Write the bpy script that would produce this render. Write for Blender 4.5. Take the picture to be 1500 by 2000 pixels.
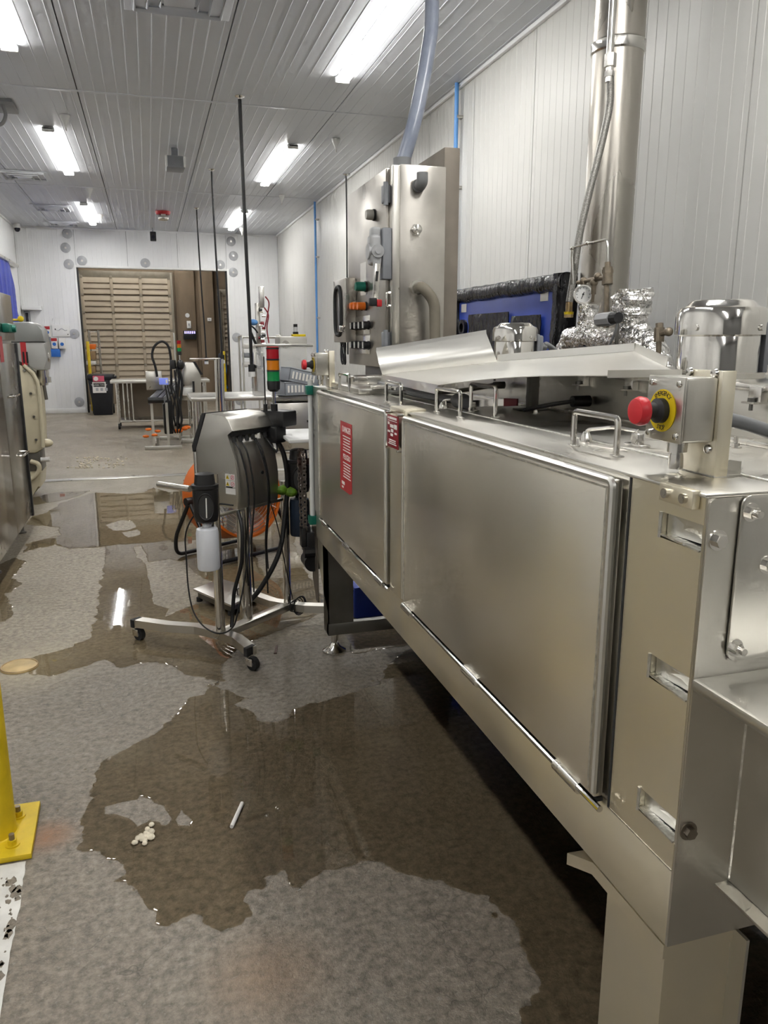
import bpy, bmesh, math, random
from mathutils import Vector, Matrix, noise
from mathutils.geometry import delaunay_2d_cdt
for _o in list(bpy.data.objects):
    bpy.data.objects.remove(_o)
sc = bpy.context.scene
col = sc.collection
rnd = random.Random(7)
R = math.radians
V = Vector

# ---------------------------------------------------------------- camera
EYE = V((0.0, 0.0, 1.52))
YAW, PITCH, FPX = R(16.5627), R(12.5087), 1510.0
FW = V((math.sin(YAW)*math.cos(PITCH), math.cos(YAW)*math.cos(PITCH), -math.sin(PITCH)))
RT = V((math.cos(YAW), -math.sin(YAW), 0.0))
UP = RT.cross(FW)
cd = bpy.data.cameras.new('camera')
cam = bpy.data.objects.new('camera', cd)
col.objects.link(cam)
cd.sensor_fit = 'HORIZONTAL'
cd.sensor_width = 36.0
cd.lens = 36.0*FPX/1500.0
cd.clip_start, cd.clip_end = 0.02, 100
cam.matrix_world = Matrix(((RT.x, UP.x, -FW.x, EYE.x), (RT.y, UP.y, -FW.y, EYE.y), (RT.z, UP.z, -FW.z, EYE.z), (0, 0, 0, 1)))
sc.camera = cam

# ---------------------------------------------------------------- world, exposure
wd = bpy.data.worlds.new('world')
sc.world = wd
wd.use_nodes = True
wd.node_tree.nodes['Background'].inputs[0].default_value = (0.8, 0.85, 1.0, 1)
wd.node_tree.nodes['Background'].inputs[1].default_value = 0.02
sc.view_settings.view_transform = 'Standard'
sc.view_settings.look = 'None'
sc.view_settings.gamma = 1.0
sc.view_settings.use_curve_mapping = False
sc.view_settings.exposure = 2.05
LAMP = 13.0            # brightness of every LED batten in the room
try:
    sc.cycles.use_denoising = True
    sc.cycles.denoiser = 'OPENIMAGEDENOISE'
    sc.cycles.use_adaptive_sampling = True
    sc.cycles.adaptive_threshold = 0.08
    sc.cycles.adaptive_min_samples = 12
    sc.cycles.max_bounces = 6
    sc.cycles.diffuse_bounces = 3
    sc.cycles.glossy_bounces = 4
    sc.cycles.transmission_bounces = 4
    sc.cycles.transparent_max_bounces = 8
    sc.cycles.sample_clamp_indirect = 6.0
    sc.cycles.caustics_reflective = False
    sc.cycles.caustics_refractive = False
except Exception:
    pass

# ---------------------------------------------------------------- measuring from the photograph (real planes, real depths)
def ray(u, v):
    return FW*FPX + RT*(u-750.0) + UP*(1000.0-v)
def atX(u, v, x):
    d = ray(u, v); return EYE + d*((x-EYE.x)/d.x)
def atY(u, v, y):
    d = ray(u, v); return EYE + d*((y-EYE.y)/d.y)
def atZ(u, v, z=0.0):
    d = ray(u, v); return EYE + d*((z-EYE.z)/d.z)

# ---------------------------------------------------------------- materials
MATS = {}
def mat(name, c, rough=0.5, metal=0.0, var=0.0, scale=6.0, stretch=(1, 1, 1), bump=0.0, bscale=60.0, rvar=0.0,
        c2=None, spec=0.5, emit=None, trans=0.0, ior=1.45, alpha=1.0, detail=4.0, coat=0.0, dist=0.01, sub=0.0, bstretch=None):
    m = bpy.data.materials.new(name); MATS[name] = m
    m.use_nodes = True
    nt = m.node_tree; N = nt.nodes; Lk = nt.links
    b = N['Principled BSDF']
    b.inputs['Base Color'].default_value = (*c, 1)
    b.inputs['Roughness'].default_value = rough
    b.inputs['Metallic'].default_value = metal
    b.inputs['IOR'].default_value = ior
    b.inputs['Specular IOR Level'].default_value = spec
    b.inputs['Transmission Weight'].default_value = trans
    b.inputs['Alpha'].default_value = alpha
    b.inputs['Coat Weight'].default_value = coat
    if sub:
        b.inputs['Subsurface Weight'].default_value = sub
        b.inputs['Subsurface Radius'].default_value = (0.02, 0.02, 0.02)
    if emit:
        b.inputs['Emission Color'].default_value = (*emit[:3], 1)
        b.inputs['Emission Strength'].default_value = emit[3]
    tc = N.new('ShaderNodeTexCoord'); mp = N.new('ShaderNodeMapping')
    mp.inputs['Scale'].default_value = stretch
    Lk.new(tc.outputs['Object'], mp.inputs['Vector'])
    nz = N.new('ShaderNodeTexNoise')
    nz.inputs['Scale'].default_value = scale; nz.inputs['Detail'].default_value = detail
    Lk.new(mp.outputs[0], nz.inputs['Vector'])
    if var or c2:
        lo = tuple(max(0, x*(1-var)) for x in c); hi = c2 if c2 else tuple(min(1, x*(1+var)) for x in c)
        rp = N.new('ShaderNodeValToRGB')
        rp.color_ramp.elements[0].position = 0.32; rp.color_ramp.elements[1].position = 0.68
        rp.color_ramp.elements[0].color = (*lo, 1); rp.color_ramp.elements[1].color = (*hi, 1)
        Lk.new(nz.outputs['Fac'], rp.inputs['Fac']); Lk.new(rp.outputs['Color'], b.inputs['Base Color'])
    if rvar:
        mr = N.new('ShaderNodeMapRange')
        mr.inputs['From Min'].default_value = 0.3; mr.inputs['From Max'].default_value = 0.7
        mr.inputs['To Min'].default_value = max(0.02, rough-rvar); mr.inputs['To Max'].default_value = min(1, rough+rvar)
        Lk.new(nz.outputs['Fac'], mr.inputs['Value']); Lk.new(mr.outputs[0], b.inputs['Roughness'])
    if bump:
        n2 = N.new('ShaderNodeTexNoise'); n2.inputs['Scale'].default_value = bscale; n2.inputs['Detail'].default_value = 3
        if bstretch:
            m2 = N.new('ShaderNodeMapping'); m2.inputs['Scale'].default_value = bstretch
            Lk.new(tc.outputs['Object'], m2.inputs['Vector']); Lk.new(m2.outputs[0], n2.inputs['Vector'])
        else:
            Lk.new(mp.outputs[0], n2.inputs['Vector'])
        bp = N.new('ShaderNodeBump'); bp.inputs['Strength'].default_value = bump; bp.inputs['Distance'].default_value = dist
        Lk.new(n2.outputs['Fac'], bp.inputs['Height']); Lk.new(bp.outputs[0], b.inputs['Normal'])
    return m

mat('steel', (.60, .58, .53), .31, 1, .06, 3, rvar=.06, c2=(.67, .65, .60), bump=.05, bscale=220, dist=.002)
mat('steel_door', (.70, .675, .61), .33, 1, .06, 1.6, rvar=.05, c2=(.92, .87, .755), bump=.10, bscale=2.6, dist=.03, detail=2)
mat('steel_tint', (.82, .78, .68), .38, 1, .05, 3.5, rvar=.05, c2=(.88, .81, .63), bump=.04, bscale=160, dist=.002)
mat('steel_bright', (.72, .70, .66), .22, 1, .06, 8, rvar=.08, bump=.08, bscale=90, dist=.003)
mat('steel_polish', (.74, .72, .68), .10, 1, .04, 6, rvar=.03)
mat('steel_dark', (.20, .195, .18), .38, 1, .2, 6, rvar=.08)
mat('steel_flue', (.52, .49, .44), .30, 1, .16, 3, stretch=(1, 1, .4), rvar=.08, bump=.15, bscale=3.0, dist=.02)
mat('steel_rust', (.25, .215, .175), .5, 1, .2, 9, c2=(.32, .28, .23), rvar=.1, bump=.2, bscale=40, dist=.004)
mat('sheet', (.82, .805, .76), .32, 1, .02, 3, bump=.10, bscale=14, dist=.004)
mat('cabinet_steel', (.48, .455, .415), .33, 1, .16, 3.2, rvar=.08, c2=(.62, .59, .54), bump=.06, bscale=6, dist=.01)
mat('foil', (.80, .79, .77), .16, 1, .05, 20, rvar=.05, bump=.95, bscale=34, dist=.02, detail=5)
mat('weld', (.78, .77, .72), .28, 1, .2, 60, bump=.6, bscale=180, dist=.003)
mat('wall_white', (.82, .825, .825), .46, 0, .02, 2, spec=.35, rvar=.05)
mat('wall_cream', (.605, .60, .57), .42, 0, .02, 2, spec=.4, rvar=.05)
mat('ceiling_white', (.62, .64, .68), .40, 0, .02, 2, spec=.45, rvar=.04)
mat('white_paint', (.82, .82, .80), .4, 0, .04, 6)
mat('seam_dark', (.10, .10, .10), .7, 0, .2, 9)
mat('white_plastic', (.80, .80, .78), .35, 0, .03, 9)
mat('black_plastic', (.012, .012, .013), .38, 0, .3, 12, rvar=.08)
mat('rubber', (.016, .016, .017), .6, 0, .3, 14)
mat('cable', (.010, .010, .011), .45, 0, .2, 20)
mat('black_film', (.012, .012, .014), .13, 0, .3, 5, bump=.8, bscale=16, dist=.02, rvar=.1, bstretch=(1, 1.6, .5))
mat('grey_plastic', (.26, .27, .29), .45, 0, .06, 9)
mat('grey_conduit', (.24, .245, .25), .45, 0, .08, 9)
mat('hose_blue', (.22, .25, .33), .30, 0, .10, 7, c2=(.32, .35, .42), spec=.6)
mat('hose_tan', (.22, .195, .15), .5, 0, .10, 9)
mat('braid', (.30, .29, .27), .45, .8, .35, 160, bump=.5, bscale=260, dist=.002)
mat('blue_pipe', (.12, .33, .72), .4, 0, .05, 9)
mat('blue_sheet', (.03, .07, .42), .38, 0, .10, 4)
mat('blue_curtain', (.025, .05, .42), .35, 0, .25, 7, stretch=(1, 3, .3), bump=.4, bscale=5, dist=.03)
mat('red', (.50, .018, .022), .38, 0, .06, 9)
mat('red_sticker', (.46, .035, .04), .4, 0, .06, 14)
mat('red_dark', (.22, .012, .02), .42, 0, .08, 9)
mat('red_button', (.62, .03, .04), .36, 0, .05, 9)
mat('yellow', (.72, .53, .012), .42, 0, .05, 9)
mat('yellow_paint', (.66, .47, .012), .48, 0, .14, 14, bump=.25, bscale=60, dist=.003)
mat('green', (.005, .19, .065), .35, 0, .05, 9)
mat('green_plastic', (.008, .16, .11), .4, 0, .06, 9)
mat('orange', (.80, .17, .012), .38, 0, .05, 6)
mat('orange_lens', (.80, .25, .01), .25, 0, .05, 9, trans=.25)
mat('red_lens', (.45, .01, .02), .22, 0, .05, 9, trans=.2)
mat('green_lens', (.01, .30, .08), .22, 0, .05, 9, trans=.2)
mat('cream', (.63, .57, .41), .38, 0, .04, 6)
mat('mixer_grey', (.25, .255, .245), .35, 0, .05, 6)
mat('mixer_grey_light', (.42, .42, .40), .4, 0, .05, 6)
mat('concrete_wall', (.22, .165, .11), .8, 0, .18, 2.5, stretch=(1, 1, .5), bump=.3, bscale=30)
mat('dock_door', (.40, .335, .25), .55, 0, .05, 5)
mat('dock_rail', (.26, .23, .18), .5, .3, .1, 9)
mat('brown_board', (.24, .19, .135), .7, 0, .08, 5)
mat('cardboard', (.30, .20, .11), .8, 0, .08, 9)
mat('print_white', (.80, .78, .74), .55, 0, .02, 20)
mat('print_black', (.015, .015, .015), .55, 0, .1, 20)
mat('print_pink', (.62, .10, .16), .55, 0, .05, 20)
mat('print_blue', (.03, .16, .55), .55, 0, .05, 20)
mat('purple_glow', (.3, .25, .6), .5, 0, .05, 9, emit=(.42, .36, 1.0, .5))
mat('screen_blue', (.12, .16, .5), .3, 0, .05, 9, emit=(.25, .32, .9, .12))
mat('steel_mid', (.36, .345, .315), .24, 1, .12, 2.5, rvar=.06, c2=(.46, .44, .40), bump=.08, bscale=3, dist=.02)
mat('dull_steel', (.215, .185, .15), .6, .35, .12, 6, c2=(.26, .225, .185), rvar=.08)
mat('back_wall', (.13, .13, .13), .5, 0, .05, 2)  # unseen wall, shade put into its colour so steel end faces reflect dark
mat('pale_grey', (.40, .405, .41), .4, 0, .05, 9)
mat('acrylic', (.95, .96, .96), .04, 0, .01, 5, alpha=.22, spec=.6)
mat('frosted', (.55, .56, .58), .3, 0, .1, 12, alpha=.75)
mat('bottle_white', (.70, .72, .76), .35, 0, .03, 8, sub=.2)
mat('bottle_cap', (.70, .70, .70), .4, 0, .03, 9)
mat('crate_grey', (.30, .325, .36), .45, 0, .06, 9)
mat('glove_green', (.12, .24, .015), .6, 0, .3, 30, bump=.5, bscale=60)
mat('leaf_dark', (.01, .02, .04), .5, 0, .3, 9)
mat('gasket', (.03, .03, .03), .6, 0, .1, 9)
mat('belt', (.055, .055, .065), .5, 0, .25, 30, stretch=(6, 1, 1))
mat('brass', (.45, .33, .18), .38, 1, .15, 30, rvar=.08)
mat('tan_fitting', (.24, .20, .15), .45, .7, .2, 40, rvar=.1)
mat('dial', (.85, .85, .82), .4, 0, .02, 9)
mat('drain_cover', (.50, .37, .18), .5, .1, .25, 9, bump=.2, bscale=20)
mat('paint_line', (.62, .61, .57), .6, 0, .12, 9, c2=(.74, .73, .69), bump=.3, bscale=40)
mat('debris', (.62, .56, .44), .7, 0, .2, 30)
mat('chain', (.20, .17, .15), .38, .9, .4, 60)
mat('sprocket', (.10, .06, .05), .5, .7, .35, 20)
mat('pvc_white', (.75, .76, .74), .4, 0, .03, 9)
mat('lens_glass', (.02, .02, .03), .1, 0, .1, 9)
mat('led', (.9, .9, .9), .4, 0, .02, 9, emit=(1.0, .985, .95, LAMP))
mat('bin_black', (.010, .011, .015), .42, 0, .2, 8)
mat('yellow_grey', (.35, .33, .27), .5, 0, .06, 9)
mat('pale_steel', (.66, .65, .61), .34, 1, .05, 5, rvar=.06)
mat('beige_box', (.47, .455, .41), .42, .35, .05, 5)

def concrete():
    m = bpy.data.materials.new('concrete'); MATS['concrete'] = m
    m.use_nodes = True
    nt = m.node_tree; N = nt.nodes; Lk = nt.links; b = N['Principled BSDF']
    tc = N.new('ShaderNodeTexCoord')
    def noi(s, d, rough=.55, st=None):
        n = N.new('ShaderNodeTexNoise'); n.inputs['Scale'].default_value = s; n.inputs['Detail'].default_value = d
        n.inputs['Roughness'].default_value = rough
        if st:
            mp = N.new('ShaderNodeMapping'); mp.inputs['Scale'].default_value = st
            Lk.new(tc.outputs['Object'], mp.inputs['Vector']); Lk.new(mp.outputs[0], n.inputs['Vector'])
        else:
            Lk.new(tc.outputs['Object'], n.inputs['Vector'])
        return n
    def ramp(src, p0, c0, p1, c1):
        r = N.new('ShaderNodeValToRGB')
        r.color_ramp.elements[0].position = p0; r.color_ramp.elements[1].position = p1
        r.color_ramp.elements[0].color = (*c0, 1); r.color_ramp.elements[1].color = (*c1, 1)
        Lk.new(src, r.inputs['Fac']); return r
    def mix(f, a, c, mode='MIX'):
        x = N.new('ShaderNodeMix'); x.data_type = 'RGBA'; x.blend_type = mode
        if isinstance(f, float): x.inputs[0].default_value = f
        else: Lk.new(f, x.inputs[0])
        Lk.new(a, x.inputs[6]); Lk.new(c, x.inputs[7]); return x.outputs[2]
    big = noi(.9, 5)
    base = ramp(big.outputs['Fac'], .35, (.195, .170, .138), .65, (.255, .228, .19))
    fine = noi(38, 4, .7)
    fr = ramp(fine.outputs['Fac'], .34, (.42, .40, .37), .66, (1.35, 1.32, 1.28))
    c1 = mix(.85, base.outputs[0], fr.outputs[0], 'MULTIPLY')
    pale = noi(3.2, 5, .65, (1, .75, 1))
    pr = ramp(pale.outputs['Fac'], .56, (0, 0, 0), .70, (1, 1, 1))
    pc = N.new('ShaderNodeRGB'); pc.outputs[0].default_value = (.33, .31, .27, 1)
    sc_ = N.new('ShaderNodeMath'); sc_.operation = 'MULTIPLY'; sc_.inputs[1].default_value = .38
    Lk.new(pr.outputs[0], sc_.inputs[0])
    c2 = mix(sc_.outputs[0], c1, pc.outputs[0])
    # paler slab beyond the joint, tan strip along the trench drain
    sx = N.new('ShaderNodeSeparateXYZ'); Lk.new(tc.outputs['Object'], sx.inputs[0])
    wob = noi(.8, 3)
    ad = N.new('ShaderNodeMath'); ad.operation = 'MULTIPLY_ADD'; ad.inputs[1].default_value = .5
    Lk.new(wob.outputs['Fac'], ad.inputs[0]); Lk.new(sx.outputs['Y'], ad.inputs[2])
    s1 = ramp(ad.outputs[0], .0, (0, 0, 0), 1., (1, 1, 1))
    mr = N.new('ShaderNodeMapRange'); mr.inputs['From Min'].default_value = 3.95; mr.inputs['From Max'].default_value = 4.1
    Lk.new(ad.outputs[0], mr.inputs['Value'])
    pc2 = N.new('ShaderNodeRGB'); pc2.outputs[0].default_value = (1.30, 1.30, 1.24, 1)
    c3m = mix(1.0, c2, pc2.outputs[0], 'MULTIPLY')
    c3 = mix(mr.outputs[0], c2, c3m)
    mr2 = N.new('ShaderNodeMapRange'); mr2.interpolation_type = 'SMOOTHSTEP'
    mr2.inputs['From Min'].default_value = 7.2; mr2.inputs['From Max'].default_value = 8.6
    Lk.new(ad.outputs[0], mr2.inputs['Value'])
    mr3 = N.new('ShaderNodeMapRange'); mr3.inputs['From Min'].default_value = 10.1; mr3.inputs['From Max'].default_value = 10.5
    mr3.inputs['To Min'].default_value = 1; mr3.inputs['To Max'].default_value = 0
    Lk.new(ad.outputs[0], mr3.inputs['Value'])
    mm = N.new('ShaderNodeMath'); mm.operation = 'MULTIPLY'; Lk.new(mr2.outputs[0], mm.inputs[0]); Lk.new(mr3.outputs[0], mm.inputs[1])
    m4 = N.new('ShaderNodeMath'); m4.operation = 'MULTIPLY'; m4.inputs[1].default_value = .6; Lk.new(mm.outputs[0], m4.inputs[0])
    tan = N.new('ShaderNodeRGB'); tan.outputs[0].default_value = (.33, .30, .235, 1)
    c4 = mix(m4.outputs[0], c3, tan.outputs[0])
    # hairline cracks and pits
    dn = noi(4, 4)
    mv = N.new('ShaderNodeMix'); mv.data_type = 'VECTOR'; mv.inputs[0].default_value = .22
    Lk.new(tc.outputs['Object'], mv.inputs[4]); Lk.new(dn.outputs['Color'], mv.inputs[5])
    vo_ = N.new('ShaderNodeTexVoronoi'); vo_.feature = 'DISTANCE_TO_EDGE'; vo_.inputs['Scale'].default_value = 9
    Lk.new(mv.outputs[1], vo_.inputs['Vector'])
    cr = ramp(vo_.outputs['Distance'], .0, (1, 1, 1), .018, (0, 0, 0))
    mk = noi(2.1, 3); mkr = ramp(mk.outputs['Fac'], .52, (0, 0, 0), .60, (.6, .6, .6))
    cm_ = N.new('ShaderNodeMath'); cm_.operation = 'MULTIPLY'; Lk.new(cr.outputs[0], cm_.inputs[0]); Lk.new(mkr.outputs[0], cm_.inputs[1])
    dk = N.new('ShaderNodeRGB'); dk.outputs[0].default_value = (.05, .043, .035, 1)
    c4 = mix(cm_.outputs[0], c4, dk.outputs[0])
    pt = noi(70, 3); ptr = ramp(pt.outputs['Fac'], .62, (0, 0, 0), .70, (.5, .5, .5))
    c4 = mix(ptr.outputs[0], c4, pc.outputs[0])
    # rust bloom beside the bollard plate and reddish iron stain
    def blob(cx, cy, r, colr, amt, src):
        d = N.new('ShaderNodeVectorMath'); d.operation = 'DISTANCE'; d.inputs[1].default_value = (cx, cy, 0)
        Lk.new(tc.outputs['Object'], d.inputs[0])
        q = N.new('ShaderNodeMapRange'); q.interpolation_type = 'SMOOTHSTEP'
        q.inputs['From Min'].default_value = 0; q.inputs['From Max'].default_value = r
        q.inputs['To Min'].default_value = amt; q.inputs['To Max'].default_value = 0
        Lk.new(d.outputs['Value'], q.inputs['Value'])
        k = N.new('ShaderNodeMath'); k.operation = 'MULTIPLY'; Lk.new(q.outputs[0], k.inputs[0]); Lk.new(fine.outputs['Fac'], k.inputs[1])
        cc = N.new('ShaderNodeRGB'); cc.outputs[0].default_value = (*colr, 1)
        return mix(k.outputs[0], src, cc.outputs[0])
    c5 = blob(-.40, 2.36, .12, (.30, .13, .05), 1.2, c4)
    c6 = blob(.18, 1.62, .22, (.24, .14, .07), .9, c5)
    c7 = blob(-.66, 3.79, .42, (.42, .37, .27), 1.5, c6)
    Lk.new(c7, b.inputs['Base Color'])
    rr = N.new('ShaderNodeMapRange'); rr.inputs['From Min'].default_value = .35; rr.inputs['From Max'].default_value = .65
    rr.inputs['To Min'].default_value = .30; rr.inputs['To Max'].default_value = .52
    Lk.new(pale.outputs['Fac'], rr.inputs['Value']); Lk.new(rr.outputs[0], b.inputs['Roughness'])
    b.inputs['Specular IOR Level'].default_value = .45
    bn = noi(30, 5, .7)
    bp = N.new('ShaderNodeBump'); bp.inputs['Strength'].default_value = .85; bp.inputs['Distance'].default_value = .008
    Lk.new(bn.outputs['Fac'], bp.inputs['Height']); Lk.new(bp.outputs[0], b.inputs['Normal'])
    return m
concrete()

def water():
    m = bpy.data.materials.new('water'); MATS['water'] = m
    m.use_nodes = True
    nt = m.node_tree; N = nt.nodes; Lk = nt.links
    N.remove(N['Principled BSDF'])
    tr = N.new('ShaderNodeBsdfTransparent'); tr.inputs[0].default_value = (.85, .80, .70, 1)
    gl = N.new('ShaderNodeBsdfGlossy'); gl.inputs['Roughness'].default_value = .012
    gl.inputs[0].default_value = (1, 1, 1, 1)
    fr = N.new('ShaderNodeFresnel'); fr.inputs[0].default_value = 1.36
    mx = N.new('ShaderNodeMixShader')
    tc = N.new('ShaderNodeTexCoord'); nz = N.new('ShaderNodeTexNoise'); nz.inputs['Scale'].default_value = 3.5
    Lk.new(tc.outputs['Object'], nz.inputs['Vector'])
    bp = N.new('ShaderNodeBump'); bp.inputs['Strength'].default_value = .05; bp.inputs['Distance'].default_value = .01
    Lk.new(nz.outputs['Fac'], bp.inputs['Height']); Lk.new(bp.outputs[0], gl.inputs['Normal'])
    Lk.new(fr.outputs[0], mx.inputs[0]); Lk.new(tr.outputs[0], mx.inputs[1]); Lk.new(gl.outputs[0], mx.inputs[2])
    Lk.new(mx.outputs[0], N['Material Output'].inputs[0])
water()

# ---------------------------------------------------------------- geometry helpers
def rounded(pts, r, n=4):
    """path with its inner corners rounded"""
    pts = [V(p) for p in pts]; out = [pts[0]]
    for i in range(1, len(pts)-1):
        a, b, c = pts[i-1], pts[i], pts[i+1]
        d1, d2 = (a-b), (c-b)
        k = min(r, d1.length*.49, d2.length*.49)
        p0, p1 = b+d1.normalized()*k, b+d2.normalized()*k
        for j in range(n+1):
            t = j/n; out.append(p0*(1-t)**2 + b*2*t*(1-t) + p1*t*t)
    out.append(pts[-1]); return out
def spline(pts, n=6):
    pts = [V(p) for p in pts]; out = []
    P = [pts[0]*2-pts[1]]+pts+[pts[-1]*2-pts[-2]]
    for i in range(1, len(P)-2):
        for j in range(n):
            t = j/n; p0, p1, p2, p3 = P[i-1], P[i], P[i+1], P[i+2]
            out.append(.5*((2*p1)+(p2-p0)*t+(2*p0-5*p1+4*p2-p3)*t*t+(3*p1-p0-3*p2+p3)*t**3))
    out.append(pts[-1]); return out
def frame(d):
    d = d.normalized(); a = V((0, 0, 1)) if abs(d.z) < .9 else V((1, 0, 0))
    x = a.cross(d).normalized(); return x, d.cross(x).normalized()

class G:
    def __init__(s): s.bm = bmesh.new()
    def box(s, x0, x1, y0, y1, z0, z1, bev=0.0, seg=2, rot=None, about=None):
        r = bmesh.ops.create_cube(s.bm, size=1.0); vs = r['verts']
        c = V(((x0+x1)/2, (y0+y1)/2, (z0+z1)/2)); d = (x1-x0, y1-y0, z1-z0)
        for v in vs: v.co = V((v.co.x*d[0], v.co.y*d[1], v.co.z*d[2])) + c
        if bev:
            es = list({e for v in vs for e in v.link_edges})
            q = bmesh.ops.bevel(s.bm, geom=es, offset=min(bev, .49*min(abs(k) for k in d)), segments=seg, affect='EDGES', profile=.5)
            vs = list({v for f in q['faces'] for v in f.verts} | {v for v in vs if v.is_valid})
        if rot is not None:
            a = V(about) if about is not None else c
            for v in vs: v.co = rot @ (v.co-a) + a
        return s
    def cyl(s, p0, p1, r, r2=None, n=16, cap=True):
        p0, p1 = V(p0), V(p1); r2 = r if r2 is None else r2
        x, y = frame(p1-p0); A = []; B = []
        for i in range(n):
            a = 2*math.pi*i/n; o = x*math.cos(a)+y*math.sin(a)
            A.append(s.bm.verts.new(p0+o*r)); B.append(s.bm.verts.new(p1+o*r2))
        for i in range(n):
            j = (i+1) % n; s.bm.faces.new((A[i], A[j], B[j], B[i]))
        if cap: s.bm.faces.new(A[::-1]); s.bm.faces.new(B)
        return s
    def tube(s, pts, r, n=8, closed=False):
        pts = [V(p) for p in pts]; m = len(pts); rings = []
        rr = r if isinstance(r, (list, tuple)) else [r]*m
        px = None
        for i, p in enumerate(pts):
            a = pts[(i-1) % m] if (closed or i > 0) else p; b = pts[(i+1) % m] if (closed or i < m-1) else p
            d = (b-a).normalized() if (b-a).length > 1e-9 else V((0, 0, 1))
            if px is None: px, _ = frame(d)
            px = (px - d*px.dot(d)); px = px.normalized() if px.length > 1e-6 else frame(d)[0]
            py = d.cross(px)
            rings.append([s.bm.verts.new(p+(px*math.cos(2*math.pi*k/n)+py*math.sin(2*math.pi*k/n))*rr[i]) for k in range(n)])
        for i in range(m if closed else m-1):
            A, B = rings[i], rings[(i+1) % m]
            for k in range(n):
                j = (k+1) % n
                try: s.bm.faces.new((A[k], A[j], B[j], B[k]))
                except ValueError: pass
        if not closed: s.bm.faces.new(rings[0][::-1]); s.bm.faces.new(rings[-1])
        return s
    def lathe(s, prof, c, axis=(0, 0, 1), n=24, ang=None):
        c = V(c); ax = V(axis).normalized(); x, y = frame(ax); rings = []
        for (r, h) in prof:
            if r < 1e-6: rings.append([s.bm.verts.new(c+ax*h)])
            else: rings.append([s.bm.verts.new(c+ax*h+(x*math.cos(2*math.pi*k/n)+y*math.sin(2*math.pi*k/n))*r) for k in range(n)])
        for A, B in zip(rings, rings[1:]):
            for k in range(n):
                j = (k+1) % n
                if len(A) == 1 and len(B) == 1: continue
                if len(A) == 1: s.bm.faces.new((A[0], B[j], B[k]))
                elif len(B) == 1: s.bm.faces.new((A[k], A[j], B[0]))
                else: s.bm.faces.new((A[k], A[j], B[j], B[k]))
        if len(rings[0]) > 1: s.bm.faces.new(rings[0][::-1])
        if len(rings[-1]) > 1: s.bm.faces.new(rings[-1])
        return s
    def prism(s, poly, d, bev=0.0):
        """poly: 3-D points of a flat outline; d: extrusion vector"""
        d = V(d); A = [s.bm.verts.new(V(p)) for p in poly]; B = [s.bm.verts.new(V(p)+d) for p in poly]
        n = len(A); fs = [s.bm.faces.new(A[::-1]), s.bm.faces.new(B)]
        for i in range(n):
            j = (i+1) % n; fs.append(s.bm.faces.new((A[i], A[j], B[j], B[i])))
        if bev:
            es = list({e for f in fs[:2] for e in f.edges})
            bmesh.ops.bevel(s.bm, geom=es, offset=bev, segments=2, affect='EDGES', profile=.5)
        return s
    def poly(s, pts):
        s.bm.faces.new([s.bm.verts.new(V(p)) for p in pts]); return s
    def ball(s, c, r, sc_=(1, 1, 1), u=16, v=10):
        q = bmesh.ops.create_uvsphere(s.bm, u_segments=u, v_segments=v, radius=r)
        for w in q['verts']: w.co = V((w.co.x*sc_[0], w.co.y*sc_[1], w.co.z*sc_[2]))+V(c)
        return s
    def hexbolt(s, p, d, r=.009, h=.008, washer=True):
        p, d = V(p), V(d).normalized()
        if washer: s.cyl(p, p+d*.002, r*1.55, n=16)
        s.cyl(p+d*.002, p+d*(h+.002), r, n=6); return s
    def grid(s, f, nu, nv, closed_u=False):
        vs = [[s.bm.verts.new(V(f(i/nu, j/nv))) for j in range(nv+1)] for i in range(nu+(0 if closed_u else 1))]
        m = len(vs)
        for i in range(nu):
            for j in range(nv):
                s.bm.faces.new((vs[i][j], vs[(i+1) % m][j], vs[(i+1) % m][j+1], vs[i][j+1]))
        return s

OFF = {}
def mesh_of(g, name, smooth=35):
    bmesh.ops.remove_doubles(g.bm, verts=g.bm.verts, dist=1e-6)
    bmesh.ops.recalc_face_normals(g.bm, faces=g.bm.faces)
    me = bpy.data.meshes.new(name); g.bm.to_mesh(me); g.bm.free()
    if smooth:
        me.polygons.foreach_set('use_smooth', [True]*len(me.polygons))
        me.set_sharp_from_angle(angle=R(smooth))
    return me
def tag(o, label=None, cat=None, group=None, kind=None):
    if label: o['label'] = label
    if cat: o['category'] = cat
    if group: o['group'] = group
    if kind: o['kind'] = kind
    return o
def root(name, label, cat, loc=(0, 0, 0), rotz=0.0, group=None, kind=None, local=False):
    o = bpy.data.objects.new(name, None); col.objects.link(o)
    o.empty_display_size = .1; o.location = loc; o.rotation_euler = (0, 0, rotz)
    OFF[o] = V((0, 0, 0)) if (local or rotz) else V(loc)
    return tag(o, label, cat, group, kind)
def part(g, name, m, parent, smooth=35, label=None, kind=None):
    me = mesh_of(g, name, smooth)
    off = OFF[parent]
    if off.length > 0: me.transform(Matrix.Translation(-off))
    me.materials.append(MATS[m])
    o = bpy.data.objects.new(name, me); col.objects.link(o); o.parent = parent; OFF[o] = off
    return tag(o, label, None, None, kind)
def single(g, name, m, label=None, cat=None, group=None, kind=None, smooth=35):
    me = mesh_of(g, name, smooth)
    xs = [v.co for v in me.vertices]
    lo = V((min(v.x for v in xs), min(v.y for v in xs), min(v.z for v in xs))); hi = V((max(v.x for v in xs), max(v.y for v in xs), max(v.z for v in xs)))
    c = V(((lo.x+hi.x)/2, (lo.y+hi.y)/2, lo.z))
    me.transform(Matrix.Translation(-c)); me.materials.append(MATS[m])
    o = bpy.data.objects.new(name, me); col.objects.link(o); o.location = c; OFF[o] = c
    return tag(o, label, cat, group, kind)
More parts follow.
